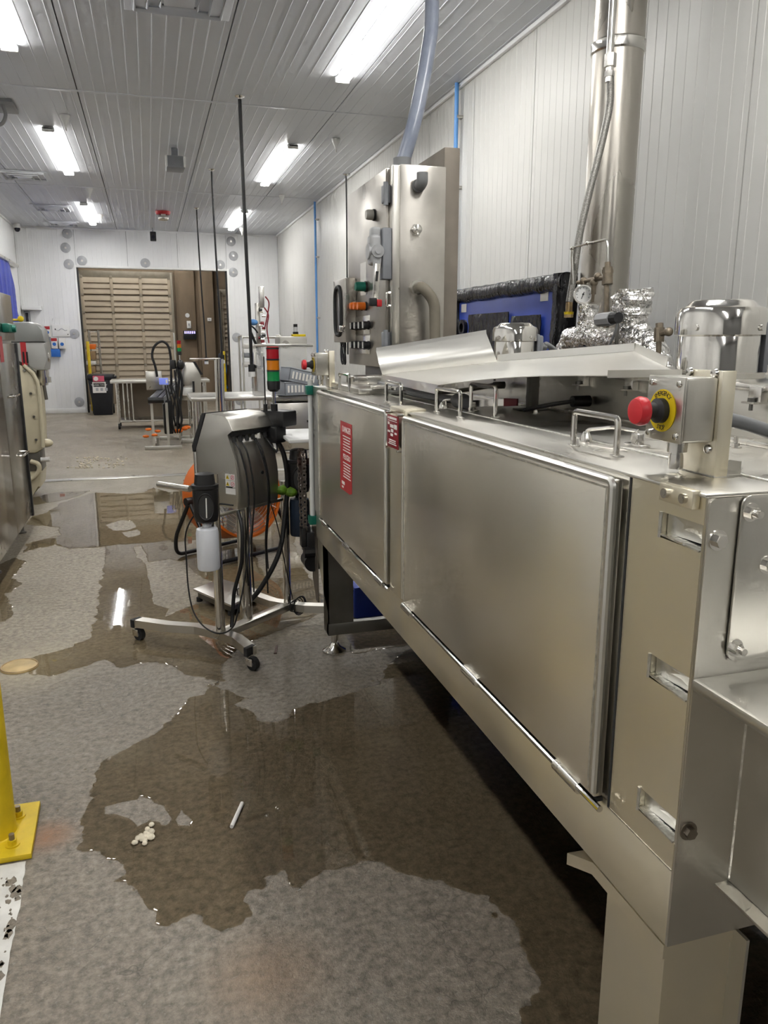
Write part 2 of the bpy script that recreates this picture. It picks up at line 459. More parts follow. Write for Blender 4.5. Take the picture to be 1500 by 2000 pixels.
def copy_tree(o, parent=None, off=None, label=None, group=None):
    c = o.copy(); col.objects.link(c)
    if parent is not None: c.parent = parent
    if off is not None: c.location = o.location+V(off)
    if label: c['label'] = label
    if group: c['group'] = group
    for ch in o.children: copy_tree(ch, c)
    return c
def lettering(txt, name, m, parent, pos, right, up, size, depth=.0004, align='CENTER'):
    cu = bpy.data.curves.new(name, 'FONT'); cu.body = txt; cu.size = size; cu.extrude = depth
    cu.align_x = align; cu.align_y = 'CENTER'; cu.resolution_u = 2
    ob = bpy.data.objects.new(name, cu); col.objects.link(ob)
    dg = bpy.context.evaluated_depsgraph_get()
    me = bpy.data.meshes.new_from_object(ob.evaluated_get(dg)); bpy.data.objects.remove(ob)
    r = V(right).normalized(); u = V(up).normalized(); n = r.cross(u)
    M4 = Matrix(((r.x, u.x, n.x, pos[0]), (r.y, u.y, n.y, pos[1]), (r.z, u.z, n.z, pos[2]), (0, 0, 0, 1)))
    me.transform(M4)
    off = OFF[parent]
    if off.length > 0: me.transform(Matrix.Translation(-off))
    me.materials.clear(); me.materials.append(MATS[m])
    o = bpy.data.objects.new(name, me); col.objects.link(o); o.parent = parent; OFF[o] = off
    return o
# ================================================================ the room
XL, XR, YF, YB, ZC = -2.47, 2.86, 17.88, -4.6, 3.78
OX0, OX1, OZ = -1.345, 1.735, 3.0          # opening in the far wall
def struct(g, name, m, smooth=30):
    me = mesh_of(g, name, smooth); me.materials.append(MATS[m])
    o = bpy.data.objects.new(name, me); col.objects.link(o); OFF[o] = V((0, 0, 0)); o['kind'] = 'structure'; return o
struct(G().box(-2.75, 3.4, -4.8, 20.9, -.12, 0), 'floor', 'concrete')
wr = struct(G().box(XR+.03, XR+.15, YB, YF, 0, ZC+.12), 'wall_right', 'seam_dark')
wl = struct(G().box(XL-.15, XL-.03, YB, YF, 0, ZC+.12), 'wall_left', 'seam_dark')
struct(G().box(XL-.15, XR+.15, YB-.15, YB, 0, ZC+.12), 'wall_back', 'back_wall')
wf = struct(G().box(XL-.15, OX0-.02, YF+.03, YF+.13, 0, ZC+.12).box(OX1+.02, XR+.15, YF+.03, YF+.13, 0, ZC+.12)
            .box(OX0-.02, OX1+.02, YF+.03, YF+.13, OZ+.02, ZC+.12), 'wall_far', 'seam_dark')
ce = struct(G().box(XL-.15, XR+.15, YB, YF+.1, ZC+.03, ZC+.12), 'ceiling', 'seam_dark')

def ribbed(o, u, v, n, W, L, pitch, h=.004, w=.010, t=.028, first=None):
    """one metal-faced panel: flat sheet with fine raised ribs, folded edges"""
    o, u, v, n = V(o), V(u), V(v), V(n)
    prof = [(0, -t), (0, 0)]
    x = pitch*.5 if first is None else first
    while x < W-w:
        prof += [(x-w/2, 0), (x-w*.2, h), (x+w*.2, h), (x+w/2, 0)]; x += pitch
    prof += [(W, 0), (W, -t)]
    g = G(); A = [g.bm.verts.new(o+u*a+n*b) for a, b in prof]; B = [g.bm.verts.new(o+u*a+n*b+v*L) for a, b in prof]
    for i in range(len(A)-1): g.bm.faces.new((A[i], A[i+1], B[i+1], B[i]))
    return g
def fixed(g, name, m, parent):
    me = bpy.data.meshes.new(name); g.bm.normal_update(); g.bm.to_mesh(me); g.bm.free(); me.materials.append(MATS[m])
    o = bpy.data.objects.new(name, me); col.objects.link(o); o.parent = parent; OFF[o] = V((0, 0, 0)); return o
# side walls: 1.14 m insulated panels standing side by side
pw = 1.144
y = YB; k = 0
while y < YF-.05:
    w = min(pw, YF-y)
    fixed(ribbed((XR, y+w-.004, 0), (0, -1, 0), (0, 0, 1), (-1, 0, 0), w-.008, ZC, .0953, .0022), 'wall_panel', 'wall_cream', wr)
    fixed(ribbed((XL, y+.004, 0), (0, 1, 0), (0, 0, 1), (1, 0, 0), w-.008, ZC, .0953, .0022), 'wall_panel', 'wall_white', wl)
    y += pw
# far wall panels around the opening
for x0, x1, z0 in ((XL, OX0, 0), (OX1, XR, 0), (OX0, OX0+(OX1-OX0)/3, OZ), (OX0+(OX1-OX0)/3, OX0+2*(OX1-OX0)/3, OZ), (OX0+2*(OX1-OX0)/3, OX1, OZ)):
    fixed(ribbed((x0+.003, YF, z0), (1, 0, 0), (0, 0, 1), (0, -1, 0), x1-x0-.006, ZC-z0, .0953, .0022), 'wall_panel', 'wall_white', wf)
# ceiling panels: ribs run down the room
xs = [XL, -1.71, -.49, .73, 1.95, XR]
ys = [YB, -1.5, 3.4, 8.32, 13.22, YF]
for i in range(5):
    for j in range(5):
        w = xs[i+1]-xs[i]-.010
        fixed(ribbed((xs[i]+.005+w, ys[j]+.006, ZC), (-1, 0, 0), (0, 1, 0), (0, 0, -1), w, ys[j+1]-ys[j]-.012, .1015, .0024, .011), 'ceiling_panel', 'ceiling_white', ce)
for j, yy in enumerate(ys[1:5]):
    struct(G().box(XL, XR, yy-.022, yy+.022, ZC-.006, ZC+.004, .002), 'trim_%d' % (j+1), 'ceiling_white')
struct(G().box(XR-.035, XR-.001, YB, YF, ZC-.035, ZC-.001, .004), 'trim_5', 'wall_white')
struct(G().box(XL+.001, XL+.035, YB, YF, ZC-.035, ZC-.001, .004), 'trim_6', 'wall_white')
struct(G().box(XL, XR, YF-.035, YF-.001, ZC-.035, ZC-.001, .004), 'trim_7', 'wall_white')
# jamb lining of the opening, kick plates
struct(G().box(OX0-.045, OX0, YF-.012, YF+.16, 0, OZ+.045, .004), 'trim_8', 'white_paint')
struct(G().box(OX1, OX1+.045, YF-.012, YF+.16, 0, OZ+.045, .004), 'trim_9', 'white_paint')
struct(G().box(OX0, OX1, YF-.012, YF+.16, OZ, OZ+.045, .004), 'trim_10', 'white_paint')
struct(G().box(OX0, OX0+.03, YF-.002, YF+.155, 0, OZ, .004), 'trim_11', 'rubber')
struct(G().box(OX1-.03, OX1, YF-.002, YF+.155, 0, OZ, .004), 'trim_12', 'rubber')
struct(G().box(XL, OX0-.045, YF-.02, YF-.001, 0, .10, .004), 'baseboard_far', 'white_paint')
struct(G().box(XR-.02, XR-.001, YB, YF, 0, .10, .004), 'baseboard_right', 'white_paint')
struct(G().box(XL+.001, XL+.02, YB, YF, 0, .10, .004), 'baseboard_left', 'white_paint')
# dock lobby beyond the opening
D2 = 20.5
struct(G().box(-2.75, 3.4, D2, D2+.2, 0, 4.3), 'wall_dock', 'concrete_wall')
struct(G().box(-2.75, -2.6, YF+.13, D2, 0, 4.3), 'wall_dock_left', 'concrete_wall')
struct(G().box(3.25, 3.4, YF+.13, D2, 0, 4.3), 'wall_dock_right', 'concrete_wall')
struct(G().box(-2.75, 3.4, YF+.13, D2+.2, 4.2, 4.3), 'ceiling_dock', 'concrete_wall')
# concrete pilasters and reveals on the lobby wall
for n_, (a, b, d) in enumerate(((.70, 1.17, .10), (1.27, 1.62, .14))):
    struct(G().box(a, b, D2-d, D2, 0, 4.2, .01), 'trim_%d' % (13+n_), 'concrete_wall')
def dock_door(name, x0, x1, z0, z1, cols, rows):
    d = bpy.data.objects.new(name, None); col.objects.link(d); d['kind'] = 'structure'; OFF[d] = V((0, 0, 0))
    hgt = (z1-z0)/rows
    for r_ in range(rows):
        za = z0+r_*hgt
        g = G(); prof = []
        m_ = 3
        for q in range(m_):
            a = za+.012+(hgt-.024)*q/m_; b = za+.012+(hgt-.024)*(q+1)/m_
            prof += [(0, a), (.030, a+.012), (.022, a+(b-a)*.55), (0, b-.006)]
        A = [g.bm.verts.new((x0, D2-.16-p, z)) for p, z in prof]; B = [g.bm.verts.new((x1, D2-.16-p, z)) for p, z in prof]
        for i in range(len(A)-1): g.bm.faces.new((A[i], A[i+1], B[i+1], B[i]))
        g.box(x0, x1, D2-.155, D2-.12, za+.004, za+hgt-.004)
        part(g, 'door_section', 'dock_door', d)
        for c_ in range(cols+1):
            xx = x0+(x1-x0)*c_/cols
            part(G().box(xx-.035, xx+.035, D2-.205, D2-.16, za+.006, za+hgt-.006, .004), 'stile', 'dock_door', d)
            part(G().box(xx-.03, xx+.03, D2-.215, D2-.205, za+hgt-.035, za+hgt+.03, .003), 'hinge', 'dock_rail', d)
    for xx in (x0-.06, x1+.06):
        part(G().box(xx-.03, xx+.03, D2-.24, D2-.10, z0-.5 if z0 > .3 else 0, z1+.12, .004), 'track', 'dock_rail', d)
    part(G().box(x0-.1, x1+.1, D2-.10, D2-.0, z1+.0, z1+.15, .004), 'header', 'dock_rail', d)
    return d
dock_door('door_1', -1.44, .56, .52, 3.0, 3, 6)
dock_door('door_2', 1.82, 3.2, .90, 2.62, 2, 5)
struct(G().box(-2.0, .70, D2-.30, D2-.01, 0, .50, .01), 'trim_15', 'brown_board')

# ---------------------------------------------------------------- LED battens
def batten(x, y, z, label):
    t = root('ceiling_light', label, 'light', (x, y, z), group='LED battens under the ceiling')
    part(G().box(x-.055, x+.055, y-1.2, y+1.2, z-.03, z, .008), 'housing', 'white_plastic', t)
    g = G(); n = 10; pr = []
    for i in range(n+1):
        a = math.pi*i/n; pr.append((x-.062*math.cos(a), z-.028-.020*math.sin(a)))
    A = [g.bm.verts.new((p, y-1.17, q)) for p, q in pr]; B = [g.bm.verts.new((p, y+1.17, q)) for p, q in pr]
    for i in range(n): g.bm.faces.new((A[i], A[i+1], B[i+1], B[i]))
    g.bm.faces.new(A); g.bm.faces.new(B[::-1]); g.bm.faces.new((A[0], B[0], B[-1], A[-1]))
    part(g, 'diffuser', 'led', t)
    for s in (-1, 1):
        part(G().box(x-.064, x+.064, y+s*1.17-(.03 if s < 0 else 0), y+s*1.17+(.03 if s > 0 else 0), z-.052, z, .01), 'end_cap', 'white_plastic', t)
    for s in (-.7, .7):
        part(G().box(x-.02, x+.02, y+s-.03, y+s+.03, z, ZC+.002), 'bracket', 'steel', t)
    return t
ZL = ZC-.006
for i, yc in enumerate((-2.6, 1.9, 6.05, 10.9, 15.8)):
    where = ('behind the viewpoint', 'over the near floor', 'nearest the viewpoint', 'halfway down the room', 'nearest the far wall')[i]
    batten(1.77, yc, ZL, 'bright white LED batten in the row along the pale right wall, %s' % where)
    batten(-.90, yc, ZL, 'bright white LED batten in the row on the aisle side, %s' % where)
batten(.6, 18.75, 4.19, 'LED batten in the brown dock lobby, nearer the opening')  # both lobby battens are added out of view to brighten the dock area
batten(-.9, 18.75, 4.19, 'LED batten in the brown dock lobby, nearer the rack')

# ---------------------------------------------------------------- fastener plates on the far wall
spots = [((-1.463, 3.66), 'topmost by the left row under the ceiling'), ((-1.518, 3.381), 'second down in the left row'), ((-1.48, 3.06), 'beside the top left corner of the opening'),
         ((-1.22, 3.135), 'just above the top left corner of the opening'), ((.037, 3.12), 'above the middle of the opening'), ((-1.49, 1.657), 'beside the left jamb next to the notice'),
         ((-1.503, .233), 'low by the left jamb near the floor'), ((1.85, 3.62), 'topmost by the right row under the ceiling'), ((1.891, 3.319), 'second down in the right row'),
         ((1.60, 3.125), 'just above the top right corner of the opening'), ((1.87, 2.976), 'beside the top right corner of the opening'), ((1.89, 1.587), 'beside the right jamb at mid height'), ((1.90, .19), 'low by the right jamb near the floor')]
for (x, z), w in spots:
    t = root('fastener_plate', 'round grey wall plate ' + w, 'plate', (x, YF-.004, z), group='round plates around the opening')
    part(G().lathe([(.10, 0), (.10, .006), (.085, .012), (0, .014)], (x, YF-.003, z), (0, -1, 0), 24), 'disc', 'frosted', t)
    part(G().cyl((x, YF-.016, z), (x, YF-.024, z), .022, n=6), 'screw_cap', 'steel', t)

# ---------------------------------------------------------------- water on the floor
def px_poly(pts): return [atZ(u, v) for u, v in pts]
near = [(428, 1322), (416, 1338), (400, 1358), (372, 1362), (358, 1378), (345, 1395), (320, 1418), (290, 1440), (262, 1455), (235, 1470), (205, 1485), (190, 1505), (177, 1532), (184, 1560), (165, 1585), (160, 1610), (168, 1640), (152, 1657), (160, 1666), (190, 1660), (205, 1680), (240, 1690), (246, 1705), (222, 1722), (270, 1735), (282, 1760), (300, 1790), (320, 1810), (345, 1800), (380, 1782), (395, 1800), (432, 1812), (470, 1805), (490, 1790), (500, 1765), (485, 1745), (520, 1735), (512, 1715), (530, 1706), (555, 1700), (566, 1730), (590, 1745), (600, 1720), (640, 1698), (690, 1690), (745, 1685), (790, 1708), (850, 1718), (880, 1725), (910, 1738), (950, 1750), (990, 1785), (1010, 1800), (1020, 1850), (1045, 1895), (1060, 1925), (1050, 1945), (1020, 1970), (1010, 1995), (1000, 2040), (985, 2120)]
near_w = px_poly(near) + [V((.75, .9, 0)), V((1.9, .9, 0)), V((2.2, 2.2, 0)), V((1.6, 3.25, 0))] + px_poly([(800, 1268), (756, 1300), (752, 1318), (742, 1336), (690, 1352), (655, 1364), (640, 1370), (600, 1376), (574, 1386), (565, 1400), (545, 1413), (528, 1412), (500, 1406), (486, 1390), (466, 1384), (446, 1376), (490, 1364), (455, 1356), (432, 1346)])
mid = [(95, 1322), (146, 1308), (203, 1288), (236, 1301), (267, 1297), (304, 1292), (344, 1304), (357, 1317), (395, 1324), (420, 1332), (442, 1330), (430, 1300), (470, 1262), (520, 1240), (560, 1225), (610, 1206), (640, 1178), (600, 1120), (575, 1060), (585, 1000), (560, 960), (500, 952), (420, 950), (330, 962), (300, 952), (280, 962), (250, 965), (186, 962), (120, 982), (95, 1000), (60, 1010), (52, 1025), (112, 1030), (118, 1045), (50, 1062), (45, 1080), (60, 1074), (110, 1064), (135, 1072), (205, 1068), (204, 1105), (197, 1140), (193, 1170), (187, 1200), (182, 1225), (172, 1248), (145, 1260), (100, 1275), (50, 1288), (20, 1296), (60, 1318)]
leftp = [(-40, 1120), (28, 1090), (48, 1096), (40, 1112), (22, 1130), (48, 1138), (30, 1150), (10, 1160), (14, 1178), (28, 1180), (25, 1200), (10, 1214), (-60, 1220)]
strip = [(60, 972), (110, 962), (180, 958), (150, 970), (100, 982), (66, 986)]
under = [(657, 1214), (700, 1205), (810, 1195), (830, 1235), (815, 1258), (770, 1264), (735, 1270), (700, 1276), (672, 1274), (655, 1262), (662, 1240)]
sm1 = [(330, 950), (420, 935), (480, 930), (420, 944), (352, 956)]
drys = [[(205, 1576), (240, 1565), (262, 1562), (275, 1553), (292, 1562), (298, 1570), (318, 1572), (330, 1585), (335, 1600), (325, 1612), (308, 1604), (290, 1600), (272, 1612), (250, 1602), (230, 1592), (208, 1590)],
        [(346, 1602), (352, 1580), (360, 1588), (376, 1600), (372, 1615), (354, 1612)],
        [(206, 1026), (236, 1016), (258, 1018), (266, 1030), (250, 1036), (222, 1036)], [(240, 1040), (268, 1034), (276, 1044), (250, 1050)],
        [(262, 1068), (276, 1066), (286, 1086), (290, 1098), (330, 1092), (360, 1098), (380, 1120), (420, 1140), (470, 1160), (420, 1178), (380, 1180), (340, 1196), (322, 1206), (330, 1190), (300, 1180), (292, 1140), (286, 1104), (268, 1088)],
        [(500, 1080), (540, 1078), (556, 1100), (560, 1130), (520, 1128), (505, 1104)]]
def crinkle(P, amp, step=.011):
    out = []; n = len(P)
    for i in range(n):
        a, b = P[i], P[(i+1) % n]; L = (b-a).length; m_ = max(1, min(90, int(L/step)))
        d = (b-a)/max(L, 1e-6); nn = V((-d.y, d.x, 0))
        dist_ = (a-EYE).length
        for j in range(m_):
            p = a+(b-a)*(j/m_)
            k_ = noise.fractal(V((p.x*11, p.y*11, 1.7)), .55, 2.1, 6)*amp + noise.noise(V((p.x*90, p.y*90, 4.0)))*amp*.25
            out.append(p+nn*k_)
    return out
W_ = [crinkle(px_poly(q) if q is not near_w else q, .020) for q in (near_w, mid, leftp, strip, sm1, under)]
D_ = [crinkle(px_poly(q), .010, .012) for q in drys]
for i in range(70):
    q = rnd.choice(W_[0][:900]); r_ = .003+.009*rnd.random()**2; c_ = q+V((rnd.gauss(0, .03), rnd.gauss(0, .03), 0))
    if c_.y > .9: W_.append([c_+V((r_*math.cos(k*math.pi/5)*(.8+.4*rnd.random()), r_*1.3*math.sin(k*math.pi/5)*(.8+.4*rnd.random()), 0)) for k in range(10)])
def inside(p, P):
    c = False; j = len(P)-1
    for i in range(len(P)):
        if (P[i].y > p.y) != (P[j].y > p.y) and p.x < (P[j].x-P[i].x)*(p.y-P[i].y)/(P[j].y-P[i].y)+P[i].x: c = not c
        j = i
    return c
pts = []; edges = []
for P in W_+D_:
    s0 = len(pts); pts += [V((p.x, p.y)) for p in P]; edges += [(s0+i, s0+(i+1) % len(P)) for i in range(len(P))]
BB = {id(P): (min(p.x for p in P), max(p.x for p in P), min(p.y for p in P), max(p.y for p in P)) for P in W_+D_}
def inb(c, P):
    a = BB[id(P)]; return a[0] <= c.x <= a[1] and a[2] <= c.y <= a[3] and inside(c, P)
vo, eo, fo, *_r = delaunay_2d_cdt(pts, edges, [], 0, 1e-5)
g = G(); bv = [g.bm.verts.new((v.x, v.y, .0022)) for v in vo]
for f in fo:
    c = V((sum(vo[i].x for i in f)/len(f), sum(vo[i].y for i in f)/len(f), 0))
    if any(inb(c, P) for P in W_) and not any(inb(c, P) for P in D_):
        try: g.bm.faces.new([bv[i] for i in f])
        except ValueError: pass
for v in [v for v in g.bm.verts if not v.link_faces]: g.bm.verts.remove(v)
lvl = [.0003, .0013, .0018]
rings_ = []
for k in range(3):
    bnd = [v for v in g.bm.verts if v.is_boundary] if k == 0 else None
    faces_ = list(g.bm.faces) if k == 0 else inner
    q = bmesh.ops.inset_region(g.bm, faces=faces_, thickness=(.0014, .0020, .0030)[k], use_boundary=True, use_even_offset=False)
    ringf = set(q['faces']); inner = [f for f in faces_ if f.is_valid]
    iv = {v for f in inner for v in f.verts}
    for f in ringf:
        for v in f.verts:
            if v not in iv: v.co.z = lvl[k]
bmesh.ops.recalc_face_normals(g.bm, faces=g.bm.faces)
me = bpy.data.meshes.new('puddle'); g.bm.to_mesh(me); g.bm.free(); me.materials.append(MATS['water'])
me.polygons.foreach_set('use_smooth', [False]*len(me.polygons))
po = bpy.data.objects.new('puddle', me); col.objects.link(po)
tag(po, 'sheet of still water spreading over the brown concrete floor', 'puddle', kind='stuff')
# ================================================================ the big stainless tunnel oven
X0, X1, YN, YO, ZT, ZB = .75, 1.95, .907, 3.72, 1.305, .55
ov = root('tunnel_oven', 'long brushed stainless steel tunnel oven with two hinged side doors', 'oven', (1.35, 2.3, 0))
part(G().box(X0, X1, YN, YO, ZB, .690, .004), 'bottom_rail', 'steel_tint', ov)
part(G().box(X0+.006, X1, 1.088, YO, .692, 1.299, .004), 'body', 'steel', ov)
# end post with three welded slots
g = G(); zz = [.692, .740, .783, .983, 1.024, 1.219, 1.260, 1.300]
for i in range(0, 7):
    a, b = zz[i], zz[i+1]
    if i % 2 == 0: g.box(X0, X0+.14, YN, 1.086, a, b)
    else:
        g.box(X0, X0+.14, 1.004, 1.086, a, b); g.box(X0+.042, X0+.14, YN, 1.004, a, b)
part(g, 'end_post', 'steel_tint', ov)
for a, b in ((.740, .783), (.983, 1.024), (1.219, 1.260)):
    part(G().prism([(X0+.012, YN+.004, b+.0), (X0+.012, 1.003, b), (X0+.012, 1.003, a+.006), (X0+.020, YN+.004, a-.004+.010)], (.003, 0, 0)), 'slot_plate', 'pale_steel', ov)
    part(G().prism([(X0-.001, YN+.004, a-.001), (X0-.001, 1.003, a+.004), (X0+.03, 1.003, a+.004), (X0+.03, YN+.004, a-.001)], (0, 0, .003)), 'slot_sill', 'weld', ov)
    part(G().tube([(X0-.001, 1.004, a), (X0-.001, 1.004, b)], .0028, 6), 'slot_weld', 'weld', ov)
part(G().box(X0-.001, X0+.016, 1.0865, 1.092, .69, 1.302), 'seam', 'gasket', ov)
part(G().box(X0-.0008, X0+.02, YN+.002, 1.09, .6895, .6925), 'weld_seam', 'weld', ov)
part(G().box(X0-.004, X1, YN-.004, YO, 1.300, 1.306, .002), 'top_plate', 'steel', ov)
# name plate block, small bolted plate
part(G().box(X0-.014, X0, .918, .996, 1.281, 1.309, .002), 'stop_block', 'steel_tint', ov)
for yy in (.977, .935): part(G().cyl((X0-.013, yy, 1.295), (X0-.020, yy, 1.295), .0075, n=16).cyl((X0-.019, yy, 1.295), (X0-.0205, yy, 1.295), .004, n=6), 'cap_screw', 'steel_polish', ov)
# centre post and far post between the doors
part(G().box(X0-.012, X0+.01, 2.255, 2.415, .690, 1.311, .004), 'door_post', 'steel_tint', ov)
part(G().box(X0-.014, X0+.06, 2.262, 2.408, 1.298, 1.314, .004), 'post_cap', 'steel_tint', ov)
part(G().box(X0-.004, X0+.01, 3.535, YO, .690, 1.30, .003), 'door_post', 'steel', ov)
def oven_door(y0, y1):
    z0, z1 = .702, 1.293
    d = part(G().box(X0-.020, X0-.001, y0, y1, z0, z1, .003), 'door', 'steel_door', ov)
    r = .0085
    part(G().tube(rounded([(X0-.018, y0+.004, z0+.01), (X0-.018, y0+.004, z1-.004), (X0-.018, y1-.004, z1-.004), (X0-.018, y1-.004, z0+.01)], .012), r, 10), 'door_rim', 'pale_steel', d)
    part(G().tube([(X0-.0215, y0+.018, z0+.01), (X0-.0215, y0+.018, z1-.016), (X0-.0215, y1-.018, z1-.016), (X0-.0215, y1-.018, z0+.01)], .0022, 6), 'rim_weld', 'weld', d)
    return d
d_far = oven_door(2.428, 3.530)
d_near = oven_door(1.108, 2.248)
for y0, y1, ks in ((2.428, 3.53, (2.50, 2.98, 3.40)), (1.108, 2.248, (1.20, 1.68, 2.19))):
    part(G().tube([(X0-.018, y0-.02, .690), (X0-.018, y1, .690)], .0062, 10), 'hinge_rod', 'steel_polish', ov)
    part(G().box(X0-.012, X0, y0, y1, .692, .700), 'hinge_gap', 'gasket', ov)
    for yy in ks:
        h = part(G().cyl((X0-.019, yy-.045, .692), (X0-.019, yy+.045, .692), .0125, n=12), 'hinge', 'steel_bright', ov)
        part(G().box(X0-.0235, X0-.008, yy-.024, yy-.008, .695, .7035).box(X0-.0215, X0-.008, yy+.012, yy+.028, .695, .7035), 'hinge_slot', 'gasket', h)
# stickers and plate
XS = X0-.0205
st = part(G().prism([(XS, 3.075, 1.203), (XS, 2.885, 1.203), (XS, 2.893, .930), (XS, 2.93, .921), (XS, 3.09, .921)], (-.0006, 0, 0)), 'warning_sticker', 'red_sticker', ov, label='red warning sticker with white lettering')
RX, UZ = (0, -1, 0), (0, 0, 1)
lettering('DANGER', 'lettering', 'print_white', st, (XS-.001, 2.972, 1.172), RX, UZ, .034)
lettering('PELIGRO', 'lettering', 'print_white', st, (XS-.001, 2.972, 1.062), RX, UZ, .031)
for zz_, n_ in ((1.148, 6), (1.040, 6)):
    for i in range(n_):
        w = .062-.012*((i*37) % 5)/5
        part(G().box(XS-.0012, XS-.0006, 2.972-w, 2.972+w, zz_-i*.0115-.0042, zz_-i*.0115), 'print_line', 'print_white', st)
part(G().box(XS-.0012, XS-.0006, 3.01, 3.06, .945, .958), 'print_line', 'print_white', st)
part(G().box(XS-.0012, XS-.0006, 3.03, 3.06, .930, .938), 'print_line', 'print_white', st)
pl = part(G().box(X0-.030, X0-.0275, 2.268, 2.385, 1.188, 1.290, .001), 'rating_plate', 'red_dark', ov, label='small red metal rating plate with white print')
xx = X0-.0305
for (a, b, c, d_) in ((.30, .62, .62, .72), (.10, .24, .70, .78), (.66, .92, .60, .74), (.38, .60, .48, .58), (.08, .30, .46, .52), (.34, .56, .36, .44), (.70, .9, .44, .5), (.20, .8, .22, .25), (.20, .8, .16, .19), (.14, .86, .10, .13), (.1, .9, .82, .84), (.22, .88, .88, .95), (.08, .16, .88, .95)):
    part(G().box(xx-.0006, xx, 2.385-.117*b, 2.385-.117*a, 1.188+.102*c, 1.188+.102*d_), 'print_line', 'print_white', pl)
for yy, z_ in ((2.268, 1.296), (2.388, 1.296), (2.388, 1.184), (2.268, 1.184)):
    part(G().cyl((X0-.012, yy, z_), (X0-.034, yy, z_), .005, n=10), 'stud', 'steel_polish', ov)
# end wall: cover plate and bolts
def rrect(x0, x1, z0, z1, r, y, n=4):
    o = []
    for cx, cz, a0 in ((x1-r, z1-r, 0), (x0+r, z1-r, 90), (x0+r, z0+r, 180), (x1-r, z0+r, 270)):
        for i in range(n+1):
            a = R(a0+90*i/n); o.append((cx+r*math.cos(a), y, cz+r*math.sin(a)))
    return o
part(G().box(X0+.001, X1, YN-.004, YN+.002, ZB+.002, 1.300), 'end_wall', 'steel', ov)
part(G().prism(rrect(.752, X1-.02, .70, 1.300, .012, YN-.004), (0, -.003, 0)), 'end_flange', 'steel', ov)
cp = part(G().prism(rrect(.803, 1.88, 1.048, 1.303, .016, YN-.009), (0, -.004, 0), .0012), 'cover_plate', 'steel', ov)
for x_, z_ in ((.818, 1.278), (.857, 1.196), (.815, 1.070), (1.0, 1.278), (1.2, 1.278), (1.0, 1.07)):
    b_ = part(G().hexbolt((x_, YN-.013, z_), (0, -1, 0), .009, .010).cyl((x_, YN-.02, z_), (x_, YN-.034, z_), .0055, n=12), 'stud_nut', 'steel_polish', ov)
for x_, z_, m_ in ((.771, 1.238, 'steel_polish'), (.768, .765, 'steel_rust')):
    part(G().hexbolt((x_, YN-.007, z_), (0, -1, 0), .010, .009), 'hex_bolt', m_, ov)
# outfeed trough running out of the end towards the viewer
part(G().box(X0-.002, 1.9, .30, YN-.004, 1.006, 1.026, .007), 'trough_lip', 'pale_steel', ov)
part(G().box(.858, .862, .30, YN-.004, .655, 1.006), 'trough_side', 'steel', ov)
part(G().tube([(.858, YN-.006, .66), (.858, YN-.006, 1.0)], .003, 6), 'trough_weld', 'weld', ov)
part(G().box(.832, 1.9, .30, YN-.004, .648, .654, .001), 'trough_flange', 'steel', ov)
# legs
def corner_leg(y0, y1, x0=.758, s=1):
    l = part(G().prism([(x0, y1, .02), (x0, y0, .02), (x0+s*.14, y0, .02), (x0+s*.14, y0+.006, .02), (x0+s*.006, y0+.006, .02), (x0+s*.006, y1, .02)], (0, 0, ZB-.022)), 'leg', 'steel_tint', ov)
    part(G().box(min(x0+s*.132, x0+s*.138), max(x0+s*.132, x0+s*.138), y0-.034, y0+.0, .02, ZB-.003), 'leg_flange', 'pale_steel', l)
    part(G().box(min(x0, x0+s*.14), max(x0, x0+s*.14), y0, y1, 0, .02, .004), 'foot_plate', 'steel', l)
    return l
corner_leg(.915, 1.085)
corner_leg(.915, 1.085, 1.94, -1)
part(G().prism([(.752, .912, .520), (.752, 1.13, .520), (.745, 1.17, .505), (.742, 1.205, .490), (.80, 1.20, .492), (.90, 1.13, .520), (.90, .912, .520)], (0, 0, .026)), 'gusset', 'steel_tint', ov)
lf = part(G().box(.757, .884, 3.50, 3.506, .105, ZB).box(.757, .762, 3.50, 3.60, .105, ZB), 'leg', 'steel_dark', ov)
part(G().prism([(.757, 3.50, ZB), (.757, 3.72, ZB), (.757, 3.72, .44), (.757, 3.60, .30), (.757, 3.50, .22)], (.004, 0, 0)), 'leg_gusset', 'steel_tint', lf)
part(G().cyl((.796, 3.55, .02), (.796, 3.55, .14), .016, n=12).lathe([(.058, 0), (.058, .010), (.03, .028), (.02, .05)], (.796, 3.55, 0)), 'levelling_foot', 'steel_polish', ov)
part(G().cyl((.875, 3.56, .13), (.875, 3.56, .30), .019, n=14).cyl((.875, 3.56, .30), (.875, 3.56, .315), .025, n=14), 'jack_bolt', 'steel_polish', ov)
part(G().box(.757, 1.94, 3.498, 3.54, .105, .165, .003), 'cross_brace', 'steel_dark', ov)
part(G().box(1.82, 1.94, 3.50, 3.58, .02, ZB), 'leg', 'steel_dark', ov)
part(G().lathe([(.058, 0), (.058, .010), (.03, .028), (.02, .05)], (1.88, 3.54, 0)), 'levelling_foot', 'steel_polish', ov)
